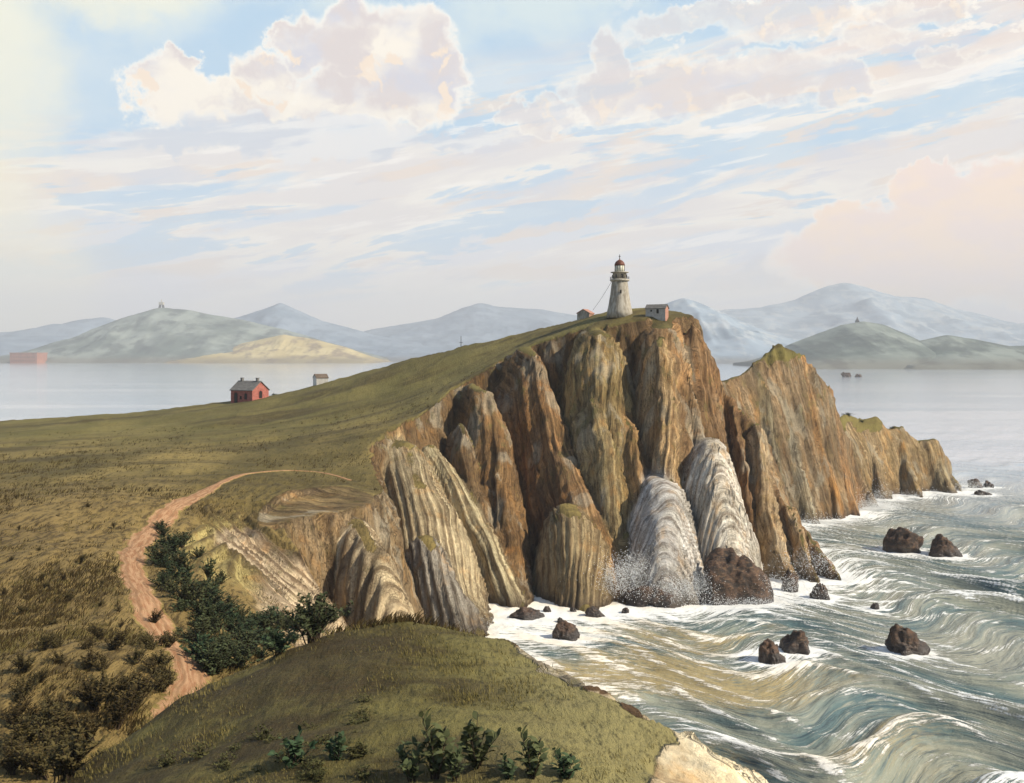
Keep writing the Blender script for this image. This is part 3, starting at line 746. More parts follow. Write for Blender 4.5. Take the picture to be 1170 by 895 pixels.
# ------------------------------------------------------------------ distant hills across the bay
def build_hills():
    def hill_mat(nm, c1, c2, c3):
        m, n, b = new_mat(nm)
        co = n.node('ShaderNodeTexCoord').outputs['Object']
        a = n.noise(n.scale(co, (0.004, 0.004, 0.01)), 1.0, 6, 0.6)
        s = n.noise(n.scale(co, (0.012, 0.004, 0.02), rot=(0, 0, 0.4)), 1.0, 6, 0.65)
        c = n.mix(n.map(a, 0.4, 0.6), c1, c2); c = n.mix(n.map(s, 0.48, 0.62, 0, 0.8), c, c3)
        _, _, z = n.sep(co)
        c = n.mix(n.map(z, 10, 40, 0.6, 0.0), c, (0.13, 0.11, 0.085))
        n.put(b.inputs['Base Color'], c); b.inputs['Roughness'].default_value = 0.95
        b.inputs['Specular IOR Level'].default_value = 0.1
        return m
    green = hill_mat('hill_heath', (0.10, 0.125, 0.11), (0.22, 0.25, 0.22), (0.07, 0.085, 0.08))  # green greyed, part of the haze put into the colour
    blue = hill_mat('hill_far', (0.14, 0.19, 0.25), (0.20, 0.25, 0.31), (0.11, 0.15, 0.20))  # blue of the haze put into the hill colour
    pale = hill_mat('hill_pale', (0.28, 0.35, 0.42), (0.19, 0.25, 0.31), (0.40, 0.43, 0.45))  # pale blue likewise paints distance haze into the surface
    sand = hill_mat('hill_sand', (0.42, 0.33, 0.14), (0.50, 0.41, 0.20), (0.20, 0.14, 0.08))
    L = [
        # name, outline, crest distance, front foot, back foot, material, noise scale, roughness
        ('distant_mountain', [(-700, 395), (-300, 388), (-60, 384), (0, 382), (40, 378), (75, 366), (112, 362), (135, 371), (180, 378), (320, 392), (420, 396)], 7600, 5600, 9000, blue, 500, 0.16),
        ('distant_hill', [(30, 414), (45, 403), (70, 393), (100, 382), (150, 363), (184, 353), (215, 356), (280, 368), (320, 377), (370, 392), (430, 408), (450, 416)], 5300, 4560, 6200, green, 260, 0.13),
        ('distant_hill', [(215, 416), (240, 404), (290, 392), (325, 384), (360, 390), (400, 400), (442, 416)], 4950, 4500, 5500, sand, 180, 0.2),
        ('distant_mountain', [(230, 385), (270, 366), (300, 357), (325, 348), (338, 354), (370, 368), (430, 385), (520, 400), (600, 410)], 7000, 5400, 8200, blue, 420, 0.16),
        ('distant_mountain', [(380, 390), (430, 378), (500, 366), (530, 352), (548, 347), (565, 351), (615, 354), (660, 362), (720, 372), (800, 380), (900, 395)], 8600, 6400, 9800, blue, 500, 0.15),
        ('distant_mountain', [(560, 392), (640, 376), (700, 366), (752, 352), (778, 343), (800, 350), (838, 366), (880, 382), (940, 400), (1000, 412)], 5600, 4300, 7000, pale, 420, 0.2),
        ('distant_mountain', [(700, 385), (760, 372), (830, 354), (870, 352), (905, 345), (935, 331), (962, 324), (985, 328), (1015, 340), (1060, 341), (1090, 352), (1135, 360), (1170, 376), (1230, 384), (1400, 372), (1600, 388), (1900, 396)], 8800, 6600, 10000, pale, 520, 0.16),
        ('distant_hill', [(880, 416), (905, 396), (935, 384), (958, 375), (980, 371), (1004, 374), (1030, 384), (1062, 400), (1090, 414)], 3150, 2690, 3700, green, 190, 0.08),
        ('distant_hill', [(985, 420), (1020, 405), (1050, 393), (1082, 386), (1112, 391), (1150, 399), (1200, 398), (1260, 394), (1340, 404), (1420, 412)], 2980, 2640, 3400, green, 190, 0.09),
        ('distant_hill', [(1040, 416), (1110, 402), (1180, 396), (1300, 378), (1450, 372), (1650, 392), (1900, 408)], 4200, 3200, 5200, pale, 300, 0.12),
    ]
    res = []
    for i, (nm, ol, yc, y0, y1, mat, ns, ro) in enumerate(L):
        ol = np.array(ol, float)
        nx, ny = 220, 90
        px = np.linspace(ol[0, 0], ol[-1, 0], nx)
        py = np.interp(px, ol[:, 0], ol[:, 1])
        k = np.array([0.3, 1, 3, 1, 0.3]); k /= k.sum()
        py = np.convolve(np.pad(py, 2, mode='edge'), k, mode='valid')
        X = (px - CX) * yc / F
        zc = H - (py - HY) * yc / F
        t = np.linspace(0, 1, ny)
        TX, TT = np.meshgrid(X, t, indexing='ij')
        Z0 = np.repeat(zc[:, None], ny, 1)
        YY = y0 + (y1 - y0) * TT
        ycr = yc + 0.18 * (yc - y0) * fbm(TX / ns * 0.5, TX * 0 + i * 7.7, TX * 0, 3)
        prof = np.where(YY < ycr, 1 - ((ycr - YY) / (ycr - y0)) ** 1.05, 1 - ((YY - ycr) / (y1 - ycr)) ** 1.0)
        prof = np.clip(prof, 0, 1)
        away = np.clip(np.abs(YY - ycr) / (0.5 * (yc - y0)), 0, 1)
        rn = ridged(TX / ns, YY / ns * 0.8, TX * 0 + i * 3.3, 5)
        Z = Z0 * prof * (1 + ro * 2.0 * (rn - 0.35) * away) + ro * 0.12 * Z0 * (rn - 0.4)
        # low shore bluff
        Z = Z + 9 * sstep(0.0, 0.03, TT) * sstep(6, 14, Z0) - 6 * (TT <= 0)
        Z = np.where((TT <= 0) | (TT >= 1), -4, Z)
        Z[0, :] = -4; Z[-1, :] = -4
        XX = TX * (1 + 0 * YY)
        idx = np.arange(nx * ny).reshape(nx, ny)
        q = np.stack([idx[:-1, :-1], idx[1:, :-1], idx[1:, 1:], idx[:-1, 1:]], -1).reshape(-1, 4)
        co = np.stack([XX.ravel(), YY.ravel(), Z.ravel()], 1)
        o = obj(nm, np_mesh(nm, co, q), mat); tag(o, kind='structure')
        res.append((X, YY, Z))
    return res


# ------------------------------------------------------------------ sea
ROCKS = [  # px, py of the foot, width px, height px, depth ratio, seed, label
    (845, 690, 94, 62, 0.6, 3, 'biggest brown boulder, lying against the foot of the white cliff lobes'),
    (1035, 632, 50, 29, 0.8, 4, 'humped dark rock left of its twin, out in the surf off the stack'),
    (1086, 637, 44, 25, 0.8, 5, 'low reddish brown rock on the right of the surf pair'),
    (1040, 748, 60, 34, 0.6, 6, 'sloping jagged dark rock with white water on its right side'),
    (912, 747, 38, 27, 0.8, 27, 'taller roundish half of the dark rock pair in the foaming cove'),
    (883, 759, 38, 27, 0.8, 28, 'lower lumpy half of the dark rock pair in the foaming cove'),
    (1001, 697, 11, 8, 1.0, 9, 'tiny black rock alone among the curling waves'),
    (940, 685, 26, 18, 0.8, 10, 'small dark rock just right of the biggest boulder'),
    (647, 731, 34, 21, 0.8, 11, 'black rounded rock standing in the white water of the cove'),
    (600, 708, 46, 13, 0.6, 12, 'long flat black rock on the sandy beach strip'),
    (680, 706, 30, 13, 0.7, 13, 'small flat black rock at the middle of the beach strip'),
    (1116, 558, 19, 11, 0.8, 14, 'black rock awash beyond the tip of the far promontory, left of two'),
    (1131, 557, 13, 8, 0.8, 15, 'smaller black rock touching the one beyond the promontory tip'),
    (1126, 566, 20, 6, 0.8, 16, 'flat brown rock awash in front of the promontory rocks'),
    (748, 692, 84, 24, 0.6, 17, 'dark wet rock ledge under the spray of the grey lobe'),
    (808, 690, 24, 14, 0.8, 18, 'small dark rock at the left foot of the biggest boulder'),
    (905, 676, 22, 26, 0.8, 19, 'pointed brown rock at the foot of the cliff right of the boulder'),
    (626, 700, 12, 7, 0.9, 20, 'pebble sized dark rock right of the long flat beach rock'),
    (640, 712, 9, 6, 0.9, 21, 'tiny dark rock above the black rounded cove rock'),
    (655, 700, 9, 6, 0.9, 22, 'tiny dark rock left of the middle beach rock'),
    (968, 431, 13, 6, 0.7, 23, 'larger of two tiny brown islets far out on the calm bay'),
    (981, 431, 9, 4, 0.7, 24, 'smaller of two tiny brown islets far out on the calm bay'),
    (715, 701, 10, 6, 0.9, 25, 'tiny dark rock right of the middle beach rock'),
]


def sea_warp(X, Y):
    wv = 8.0 * np.sin(X * 2 * math.pi / 34 + 0.02 * Y + 0.6) * sstep(8, 34, X) + 6.5 * fbm(X * 0.03, Y * 0.03, X * 0 + 4, 3)
    Ye = Y + wv + 0.18 * X
    return Ye


def sea_height(X, Y, dist):
    Ye = sea_warp(X, Y)
    amp = 1.65 * sstep(6, 34, dist) * sstep(420, 130, Y) + 0.10
    amp = amp * (0.75 + 0.6 * vnoise(X * 0.035, Y * 0.035, X * 0 + 8))
    amp = amp * (1 - 0.6 * np.exp(-((X - 51) / 9) ** 2 - ((Y - 102) / 9) ** 2))
    ph = Ye * 2 * math.pi / 17.0
    s = 0.5 + 0.5 * np.sin(ph)
    hgt = amp * (2 * s ** 1.7 - 0.85)
    ph2 = (Ye * 0.8 + 0.7 * X + 5 * fbm(X * 0.05, Y * 0.05, X * 0 + 14, 2)) * 2 * math.pi / 6.1
    s2 = 0.5 + 0.5 * np.sin(ph2)
    chop = sstep(600, 120, Y) * sstep(0, 10, dist)
    hgt = hgt + 0.32 * chop * (s2 ** 1.5 - 0.4) * (0.6 + 0.8 * vnoise(X * 0.07, Y * 0.07, X * 0 + 2))
    hgt = hgt + 0.28 * chop * fbm(X * 0.35, Ye * 0.6, X * 0 + 6, 4)
    hgt = hgt + 0.22 * np.exp(-dist / 6) * fbm(X * 0.6, Y * 0.5, X * 0 + 16, 3)
    return hgt, Ye, s, s2, amp


def coast_distance():
    xs = np.arange(-80, 200, 1.0); ys = np.arange(40, 345, 1.0)
    X, Y = np.meshgrid(xs, ys, indexing='ij')
    land_ = ground(X.ravel(), Y.ravel()).reshape(X.shape) > 0.2
    rocks = np.zeros_like(land_)
    for px, py, wpx, hpx, dr, sd, lb in ROCKS:
        x, y, _ = W(px, py); r = 0.5 * wpx * y / F
        if y < 340: rocks |= ((X - x) ** 2 + ((Y - y - r * dr * 0.6) / max(dr, .6)) ** 2) < (r * 0.85) ** 2
    def edt(mask):
        d = np.where(mask, 0.0, 1e6)
        for it in range(3):
            for ax in (0, 1):
                pass
        # chamfer by repeated relaxation
        for it in range(60):
            e = np.pad(d, 1, constant_values=1e6)
            d2 = np.minimum.reduce([d, e[:-2, 1:-1] + 1, e[2:, 1:-1] + 1, e[1:-1, :-2] + 1, e[1:-1, 2:] + 1,
                                    e[:-2, :-2] + 1.414, e[2:, 2:] + 1.414, e[:-2, 2:] + 1.414, e[2:, :-2] + 1.414])
            if np.array_equal(d2, d): break
            d = d2
        return np.minimum(d, 60)
    dl = edt(land_); dr_ = edt(rocks)

    def sample(D, x, y, out):
        fx = (x - xs[0]); fy = (y - ys[0])
        inside = (fx >= 0) & (fx < len(xs) - 1.01) & (fy >= 0) & (fy < len(ys) - 1.01)
        fx = np.clip(fx, 0, len(xs) - 1.01); fy = np.clip(fy, 0, len(ys) - 1.01)
        i = fx.astype(int); j = fy.astype(int); a = fx - i; b_ = fy - j
        v = D[i, j] * (1 - a) * (1 - b_) + D[i + 1, j] * a * (1 - b_) + D[i, j + 1] * (1 - a) * b_ + D[i + 1, j + 1] * a * b_
        return np.where(inside, v, out)
    return (lambda x, y: sample(dl, x, y, 60.0)), (lambda x, y: sample(dr_, x, y, 60.0))


DL, DR = coast_distance()


def build_sea(mat):
    cols = np.concatenate([np.linspace(-4200, -60, 60, endpoint=False), np.linspace(-60, 430, 100, endpoint=False), np.arange(430, 1480, 1.5), np.linspace(1490, 5400, 70)])
    u = (cols - CX) / F
    pr = np.concatenate([np.arange(1150, 920, -10), np.arange(920, 520, -1.0), np.arange(520, 440, -1.6), np.arange(440, 410, -1.5), [409.2, 408.6, 408.1]])
    Yr = F * H / (pr - HY)
    U, Y = np.meshgrid(u, Yr, indexing='ij')
    X = U * Y
    x = X.ravel(); y = Y.ravel()
    dl = DL(x, y); dr_ = DR(x, y)
    h, Ye, s, s2, amp = sea_height(x, y, np.minimum(dl, dr_ + 4))
    crest = sstep(0.80, 0.99, s) * sstep(0.35, 1.1, amp)
    foam = np.clip(0.85 * np.exp(-dl / 3.5) + 0.34 * np.exp(-dl / 16.0) + 0.9 * np.exp(-dr_ / 1.6) + 0.25 * np.exp(-dr_ / 6), 0, 1.4) * sstep(-60, -25, x)
    cove = np.exp(-((x - 16) / 20) ** 2 - ((y - 138) / 24) ** 2)
    foam = foam + 0.14 * cove + 0.42 * crest + 0.20 + 0.3 * sstep(0.75, 1.0, s2) * sstep(330, 160, y)
    foam = foam * sstep(460, 260, y)
    sand = np.exp(-((x - 19) / 20) ** 2 - ((y - 112) / 24) ** 2) * (0.6 + 0.7 * vnoise(x * 0.06, Ye * 0.12, x * 0)) + 0.35 * vnoise(x * 0.05, Ye * 0.16, x * 0 + 33) * sstep(300, 200, y) + 0.9 * np.exp(-dl / 1.7) * sstep(28, 14, x) * sstep(-30, 0, x) + 0.5 * cove * sstep(0.4, 0.9, s2)
    trough = sstep(0.5, 0.05, s)
    co = np.stack([x, y, h], 1)
    nc, nr = X.shape
    idx = np.arange(nc * nr).reshape(nc, nr)
    q = np.stack([idx[:-1, :-1], idx[1:, :-1], idx[1:, 1:], idx[:-1, 1:]], -1).reshape(-1, 4)
    flow = np.stack([x + 0.25 * (Ye - y), Ye, 0 * x], 1)
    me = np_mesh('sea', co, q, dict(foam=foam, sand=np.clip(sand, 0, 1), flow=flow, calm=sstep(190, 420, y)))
    o = obj('sea', me, mat); tag(o, kind='structure')
    return o


def sea_mat():
    m, n, b = new_mat('sea_water')
    co = n.node('ShaderNodeTexCoord').outputs['Object']
    foam = n.attr('foam'); sand = n.attr('sand'); calm = n.attr('calm'); fl = n.attr('flow', 'Vector')
    fx, fy, _ = n.sep(fl)
    st = n.noise(n.comb(n.mul(fx, 0.16), n.mul(fy, 1.15), 0.0), 1.0, 6, 0.66, 0.5)
    st2 = n.noise(n.comb(n.mul(fx, 0.5), n.mul(fy, 2.6), 4.0), 1.0, 5, 0.7, 0.4)
    big = n.noise(n.comb(n.mul(fx, 0.04), n.mul(fy, 0.16), 2.0), 1.0, 4, 0.6)
    c = n.mix(n.map(big, 0.38, 0.62), (0.085, 0.140, 0.140), (0.28, 0.285, 0.215))
    c = n.mix(n.map(st, 0.5, 0.66, 0, 0.7), c, (0.39, 0.375, 0.28))
    c = n.mix(n.map(st, 0.36, 0.46, 0.7, 0.0), c, (0.025, 0.05, 0.065))
    c = n.mix(n.map(n.mul(sand, n.map(st2, 0.3, 0.65, 0.4, 1.3)), 0.2, 0.8, 0, 0.85), c, (0.42, 0.32, 0.14))
    c = n.mix(n.mul(calm, 0.9), c, n.mix(n.map(n.noise(n.scale(co, (0.0016, 0.012, 1)), 1.0, 4, 0.6), 0.4, 0.62), (0.36, 0.42, 0.50), (0.54, 0.56, 0.62)))  # far water paled: sky reflection put into the base colour
    fm = n.add(n.mul(foam, 0.68), n.add(n.mul(n.sub(st, 0.5), 1.3), n.mul(n.sub(st2, 0.5), 1.1)))
    fm = n.add(fm, n.mul(n.sub(n.noise(co, 1.6, 6, 0.75), 0.5), 0.5))
    ff = n.map(fm, 0.34, 0.56)
    ff = n.mul(ff, n.map(foam, 0.02, 0.14))
    c = n.mix(ff, c, n.mix(n.map(sand, 0.1, 0.6), (0.82, 0.83, 0.80), (0.84, 0.78, 0.66)))
    n.put(b.inputs['Base Color'], c)
    n.put(b.inputs['Roughness'], n.mix(ff, n.mix(calm, (0.14,) * 3, (0.10,) * 3), (0.7,) * 3))
    b.inputs['IOR'].default_value = 1.33
    rip = n.add(n.mul(st, 0.6), n.add(n.mul(st2, 0.35), n.mul(n.noise(n.scale(co, (0.8, 1.6, 1)), 1.3, 5, 0.65), 0.4)))
    rip2 = n.noise(n.scale(co, (0.05, 0.25, 1)), 1.0, 4, 0.6)
    hgt = n.add(n.mul(rip, n.sub(1.0, calm)), n.add(n.mul(rip2, n.mul(calm, 0.5)), n.mul(ff, 0.4)))
    n.put(b.inputs['Normal'], n.bump(hgt, 0.75, 0.5))
    return m


# ------------------------------------------------------------------ rocks in the water
def build_rocks():
    m, n, b = new_mat('wet_rock')
    co = n.node('ShaderNodeTexCoord').outputs['Object']
    geo = n.node('ShaderNodeNewGeometry').outputs['Position']
    _, _, z = n.sep(geo)
    f = n.noise(geo, 0.7, 7, 0.7, 0.3); f2 = n.noise(n.scale(geo, (1, 1, 2.5), rot=(0.4, 0.3, 0)), 0.9, 5, 0.65)
    c = n.mix(n.map(f, 0.4, 0.62), (0.028, 0.018, 0.012), (0.11, 0.058, 0.03))
    c = n.mix(n.map(f2, 0.55, 0.68, 0, 0.7), c, (0.17, 0.105, 0.055))
    c = n.mix(n.map(n.math('ABSOLUTE', n.sub(f2, 0.5)), 0, 0.03, 0.85, 0), c, (0.015, 0.011, 0.009))
    c = n.mix(n.map(z, 0.2, 1.6, 0.85, 0.0), c, (0.022, 0.016, 0.013))
    n.put(b.inputs['Base Color'], c); n.put(b.inputs['Roughness'], n.map(z, 0.3, 2.5, 0.3, 0.85))
    n.put(b.inputs['Normal'], n.bump(n.add(f, n.mul(f2, 0.7)), 0.9, 0.4))
    import bmesh
    bm = bmesh.new(); bmesh.ops.create_icosphere(bm, subdivisions=5, radius=1.0)
    base = np.array([v.co[:] for v in bm.verts]); fc = np.array([[v.index for v in f.verts] for f in bm.faces]); bm.free()
    for px, py, wpx, hpx, dr, sd, lb in ROCKS:
        x, y, _ = W(px, py); mpp = y / F
        rx = 0.5 * wpx * mpp; rz = hpx * mpp; ry = rx * dr
        d = base.copy()
        o3 = sd * 11.3
        k = 1 + 0.45 * ridged(d[:, 0] * 0.9 + o3, d[:, 1] * 0.9, d[:, 2] * 0.9, 3) - 0.2 + 0.30 * fbm(d[:, 0] * 2.2 + o3, d[:, 1] * 2.2, d[:, 2] * 2.2, 4)
        # facets: cut by a few random planes
        rg = np.random.default_rng(sd)
        for _ in range(9):
            nv = rg.normal(size=3); nv[2] = abs(nv[2]) * 0.7; nv /= np.linalg.norm(nv)
            t = (d * k[:, None]) @ nv; lim = rg.uniform(0.78, 1.0)
            ex = np.maximum(t - lim, 0); k = k * (1 - 0.8 * ex / np.maximum(t, 1e-3))
        k = k * (1 + 0.06 * fbm(d[:, 0] * 6 + o3, d[:, 1] * 6, d[:, 2] * 6, 3))
        p = d * k[:, None]
        p[:, 2] += 0.10 * ridged(d[:, 0] * 1.6 + o3, d[:, 1] * 1.6, d[:, 0] * 0, 3) * np.maximum(d[:, 2], 0) - 0.15 * p[:, 0] * rg.uniform(-1, 1.6)
        p[:, 0] /= np.abs(p[:, 0]).max(); p[:, 2] /= p[:, 2].max()
        p = p * np.array([rx, ry, rz])
        p[:, 2] = np.maximum(p[:, 2], -1.2 - 0.3 * rz)
        nm = 'islet' if py < 440 else 'sea_rock'
        o = obj(nm, np_mesh(nm, p, fc), m)
        o.location = (x, y + ry * 0.7, -0.05 * rz)
        tag(o, lb, 'islet' if py < 440 else 'rock', 'islets on the calm bay' if py < 440 else 'rocks in the surf')


# ------------------------------------------------------------------ spray
def build_spray():
    m = simple_mat('spray_white', (0.86, 0.87, 0.86), 0.9, 0.05)
    vs = []; rg = np.random.default_rng(5)
    def burst(px, py, Y, n_, sx, sz, size):
        c = np.array(P(px, py, Y))
        for _ in range(int(n_ * 5.5)):
            g = rg.normal(size=3)
            p = c + g * np.array([sx, 0.9, sz]) + np.array([0, 0, abs(g[0]) * -0.4 * sz])
            if p[2] < 0: p[2] = abs(p[2]) * 0.4
            vs.append((p, size * (0.08 + 0.50 * rg.random() ** 4)))
    burst(722, 652, 163, 2600, 3.2, 1.5, 0.17)
    burst(700, 665, 162, 900, 3.0, 1.1, 0.17)
    burst(770, 672, 160, 1200, 3.0, 0.9, 0.17)
    burst(800, 664, 161, 500, 1.2, 1.3, 0.16)
    burst(890, 668, 163, 900, 4.5, 1.0, 0.17)
    burst(940, 640, 178, 900, 4.0, 1.3, 0.18)
    burst(935, 600, 238, 900, 6, 1.1, 0.24)
    burst(985, 580, 258, 1300, 4.5, 1.8, 0.24)
    burst(1005, 575, 262, 800, 2.0, 2.4, 0.24)
    burst(1060, 566, 283, 800, 9, 0.8, 0.24)
    burst(1106, 556, 295, 600, 3.0, 0.9, 0.24)
    burst(860, 688, 157, 700, 5, 0.35, 0.16)
    burst(565, 714, 147, 260, 1.6, 0.5, 0.12)
    P0 = np.array([v[0] for v in vs]); S = np.array([v[1] for v in vs])
    tet = np.array([(1, 1, 1), (-1, -1, 1), (-1, 1, -1), (1, -1, -1)]) * 0.55
    ang = rg.uniform(0, 6.28, len(vs))
    ca, sa = np.cos(ang), np.sin(ang)
    loc = tet[None] * S[:, None, None]
    rx = loc[..., 0] * ca[:, None] - loc[..., 1] * sa[:, None]; ry = loc[..., 0] * sa[:, None] + loc[..., 1] * ca[:, None]
    co = np.stack([rx, ry, loc[..., 2]], -1) + P0[:, None]
    f = np.array([(0, 2, 1), (0, 1, 3), (0, 3, 2), (1, 2, 3)])
    faces = (f[None] + 4 * np.arange(len(vs))[:, None, None]).reshape(-1, 3)
    o = obj('sea_spray', np_mesh('sea_spray', co.reshape(-1, 3), faces), m)
    tag(o, kind='stuff')


# ------------------------------------------------------------------ where things stand
def gz(x, y):
    return float(ground(np.array([float(x)]), np.array([float(y)]))[0])


def hit(px, py, y0=24.0, y1=300.0):
    ys = np.arange(y0, y1, 0.25)
    xs = (px - CX) * ys / F; zs = H - (py - HY) * ys / F
    g = ground(xs, ys)
    k = np.argmax(g >= zs)
    if not (g >= zs).any(): return None
    return (xs[k], ys[k], g[k])


def build_path():
    m, n, b = new_mat('path_earth')
    co = n.node('ShaderNodeTexCoord').outputs['Object']
    uvl = n.attr('across')
    f = n.noise(co, 1.6, 6, 0.7); s = n.noise(n.comb(n.mul(uvl, 3.0), n.mul(n.attr('along'), 0.25), 0.0), 1.5, 5, 0.65)
    c = n.mix(n.map(s, 0.38, 0.6), (0.26, 0.13, 0.065), (0.39, 0.235, 0.13))
    c = n.mix(n.map(f, 0.52, 0.7, 0, 0.7), c, (0.26, 0.17, 0.08))
    rut = n.map(n.math('ABSOLUTE', n.sub(n.math('ABSOLUTE', n.add(uvl, n.mul(n.sub(n.noise(co, 0.6, 3), 0.5), 0.5))), 0.42)), 0.02, 0.14, 0.6, 0.0)
    c = n.mix(rut, c, (0.20, 0.115, 0.06))
    edge = n.map(n.add(n.math('ABSOLUTE', uvl), n.mul(n.sub(n.noise(co, 1.7, 6, 0.75), 0.5), 1.2)), 0.66, 0.92)
    c = n.mix(edge, c, n.mix(n.map(f, 0.4, 0.6), (0.25, 0.19, 0.065), (0.13, 0.10, 0.03)))
    n.put(b.inputs['Base Color'], c); b.inputs['Roughness'].default_value = 0.95
    b.inputs['Specular IOR Level'].default_value = 0.1
    n.put(b.inputs['Normal'], n.bump(n.add(f, s), 0.7, 0.12))
    c0 = catmull([P(*p)[:2] for p in PATH_PX], 40)
    tg = np.gradient(c0, axis=0); tg /= np.linalg.norm(tg, axis=1, keepdims=True)
    nr = np.stack([-tg[:, 1], tg[:, 0]], 1)
    a = np.linspace(-1, 1, 13)
    along = np.concatenate([[0], np.cumsum(np.linalg.norm(np.diff(c0, axis=0), axis=1))])
    wid = 1.25 * (0.25 + 0.75 * sstep(150, 116, c0[:, 1])) * (1 + 0.16 * np.sin(along * 0.6) + 0.1 * np.sin(along * 1.7))
    pts = c0[:, None] + nr[:, None] * (a[None, :, None] * wid[:, None, None])
    x = pts[..., 0].ravel(); y = pts[..., 1].ravel()
    z = ground(x, y) + 0.12 - 0.16 * np.abs(np.tile(a, len(c0))) ** 4 + 0.03 * fbm(x, y, x * 0, 3)
    idx = np.arange(len(x)).reshape(len(c0), 13)
    q = np.stack([idx[:-1, :-1], idx[1:, :-1], idx[1:, 1:], idx[:-1, 1:]], -1).reshape(-1, 4)
    me = np_mesh('path', np.stack([x, y, z], 1), q, dict(across=np.tile(a, len(c0)), along=np.repeat(along, 13)))
    tag(obj('path', me, m), kind='structure')


# ------------------------------------------------------------------ buildings
def build_buildings():
    white = simple_mat('whitewash', (0.46, 0.425, 0.355), 0.85, 0.3, 1.6, 0.3, (0.21, 0.18, 0.135), (1, 1, 0.3))
    stone = simple_mat('gallery_stone', (0.50, 0.46, 0.38), 0.85, 0.4, 2.0)
    rust = simple_mat('red_dome', (0.16, 0.055, 0.03), 0.6, 0.5, 2.0)
    iron = simple_mat('dark_iron', (0.03, 0.027, 0.025), 0.6)
    glass = simple_mat('lantern_glass', (0.62, 0.60, 0.48), 0.15, 0.2)
    brick = simple_mat('red_brick', (0.43, 0.15, 0.115), 0.9, 0.5, 2.5, 0.3)
    slate = simple_mat('grey_slate', (0.19, 0.18, 0.165), 0.8, 0.5, 2.0, 0.4, None, (0.5, 0.5, 3))
    dark = simple_mat('dark_opening', (0.025, 0.02, 0.018), 0.5)
    pinkroof = simple_mat('rosy_shingle', (0.42, 0.22, 0.16), 0.9, 0.3, 2.0)
    pinkwall = simple_mat('rosy_plank', (0.34, 0.20, 0.14), 0.9, 0.3, 2.0)
    greywall = simple_mat('pale_plank', (0.44, 0.42, 0.38), 0.9, 0.3, 2.0)
    brownroof = simple_mat('brown_shingle', (0.16, 0.12, 0.09), 0.9, 0.4, 2.0)
    # lighthouse -------------------------------------------------------
    Y = 216.0; mp = Y / F
    x = (708 - CX) * mp; zb = H - (355.5 - HY) * mp
    L = empty('lighthouse', (x, Y, zb), 0, 'white tapering lighthouse with two galleries and a dark red dome, on the summit', 'lighthouse')
    h = lambda py: (355.5 - py) * mp
    t = MB(); t.lathe([(15.0 * mp, -1.5), (14.2 * mp, 0), (12.8 * mp, h(349)), (10.7 * mp, h(336)), (9.1 * mp, h(323)), (8.9 * mp, h(321))], 40); t.build('tower', white, L, True)
    tw = bpy.data.objects['tower']
    dm = MB(); dm.box(-0.45, 0.45, -13.75 * mp, -13.0 * mp, 0, 1.9); 
    wn = MB(); wn.box(-0.18, 0.18, -11.9 * mp, -11.1 * mp, h(336), h(332)); wn.build('window', dark, L)
    t = MB(); t.lathe([(9.6 * mp, h(321.8)), (10.8 * mp, h(321.4)), (11.2 * mp, h(320.4)), (11.2 * mp, h(319.4)), (9.0 * mp, h(319.2))], 40); t.build('gallery', stone, L, True)
    g2 = MB()
    for i in range(16):
        a = 2 * math.pi * i / 16; g2.tube((10.8 * mp * math.cos(a), 10.8 * mp * math.sin(a), h(319.4)), (10.8 * mp * math.cos(a), 10.8 * mp * math.sin(a), h(316.6)), 0.03)
    for zz in (316.6, 318.0):
        for i in range(32):
            a = 2 * math.pi * i / 32; b_ = 2 * math.pi * (i + 1) / 32
            g2.tube((10.8 * mp * math.cos(a), 10.8 * mp * math.sin(a), h(zz)), (10.8 * mp * math.cos(b_), 10.8 * mp * math.sin(b_), h(zz)), 0.025)
    g2.build('railing', iron, L)
    t = MB(); t.lathe([(8.0 * mp, h(319.3)), (7.9 * mp, h(312.0)), (8.3 * mp, h(311.9))], 32); t.build('watch_room', white, L, True)
    for i in range(7):
        t = MB()
        a = 2 * math.pi * i / 7 + 0.5
        ca, sa = math.cos(a), math.sin(a)
        t.tube((7.95 * mp * ca, 7.95 * mp * sa, h(317.8)), (7.95 * mp * ca, 7.95 * mp * sa, h(314.2)), 0.16, 0.16, 8)
        t.build('porthole', dark, L)
    t = MB(); t.lathe([(7.6 * mp, h(312.2)), (10.4 * mp, h(311.8)), (10.4 * mp, h(311.0)), (6.0 * mp, h(310.9))], 32); t.build('gallery', stone, L, True)
    t = MB(); t.lathe([(5.5 * mp, h(311.1)), (5.5 * mp, h(303.6))], 24); ln = t.build('lantern', glass, L, True)
    t = MB()
    for i in range(12):
        a = 2 * math.pi * i / 12; t.tube((5.55 * mp * math.cos(a), 5.55 * mp * math.sin(a), h(311)), (5.55 * mp * math.cos(a), 5.55 * mp * math.sin(a), h(303.6)), 0.045)
    t.build('glazing_bar', iron, ln)
    t = MB(); t.lathe([(5.6 * mp, h(303.8)), (6.0 * mp, h(303.4)), (5.8 * mp, h(302)), (5.1 * mp, h(300.2)), (3.8 * mp, h(298.6)), (2.0 * mp, h(297.4)), (0.9 * mp, h(297.0)), (0.7 * mp, h(296.4))], 28); dmo = t.build('dome', rust, L, True)
    t = MB(); t.tube((0, 0, h(296.8)), (0, 0, h(291)), 0.09, 0.05, 8); t.lathe([(0.02, h(293.6)), (0.26, h(293.0)), (0.02, h(292.4))], 12, caps=False); t.build('finial', iron, dmo, True)

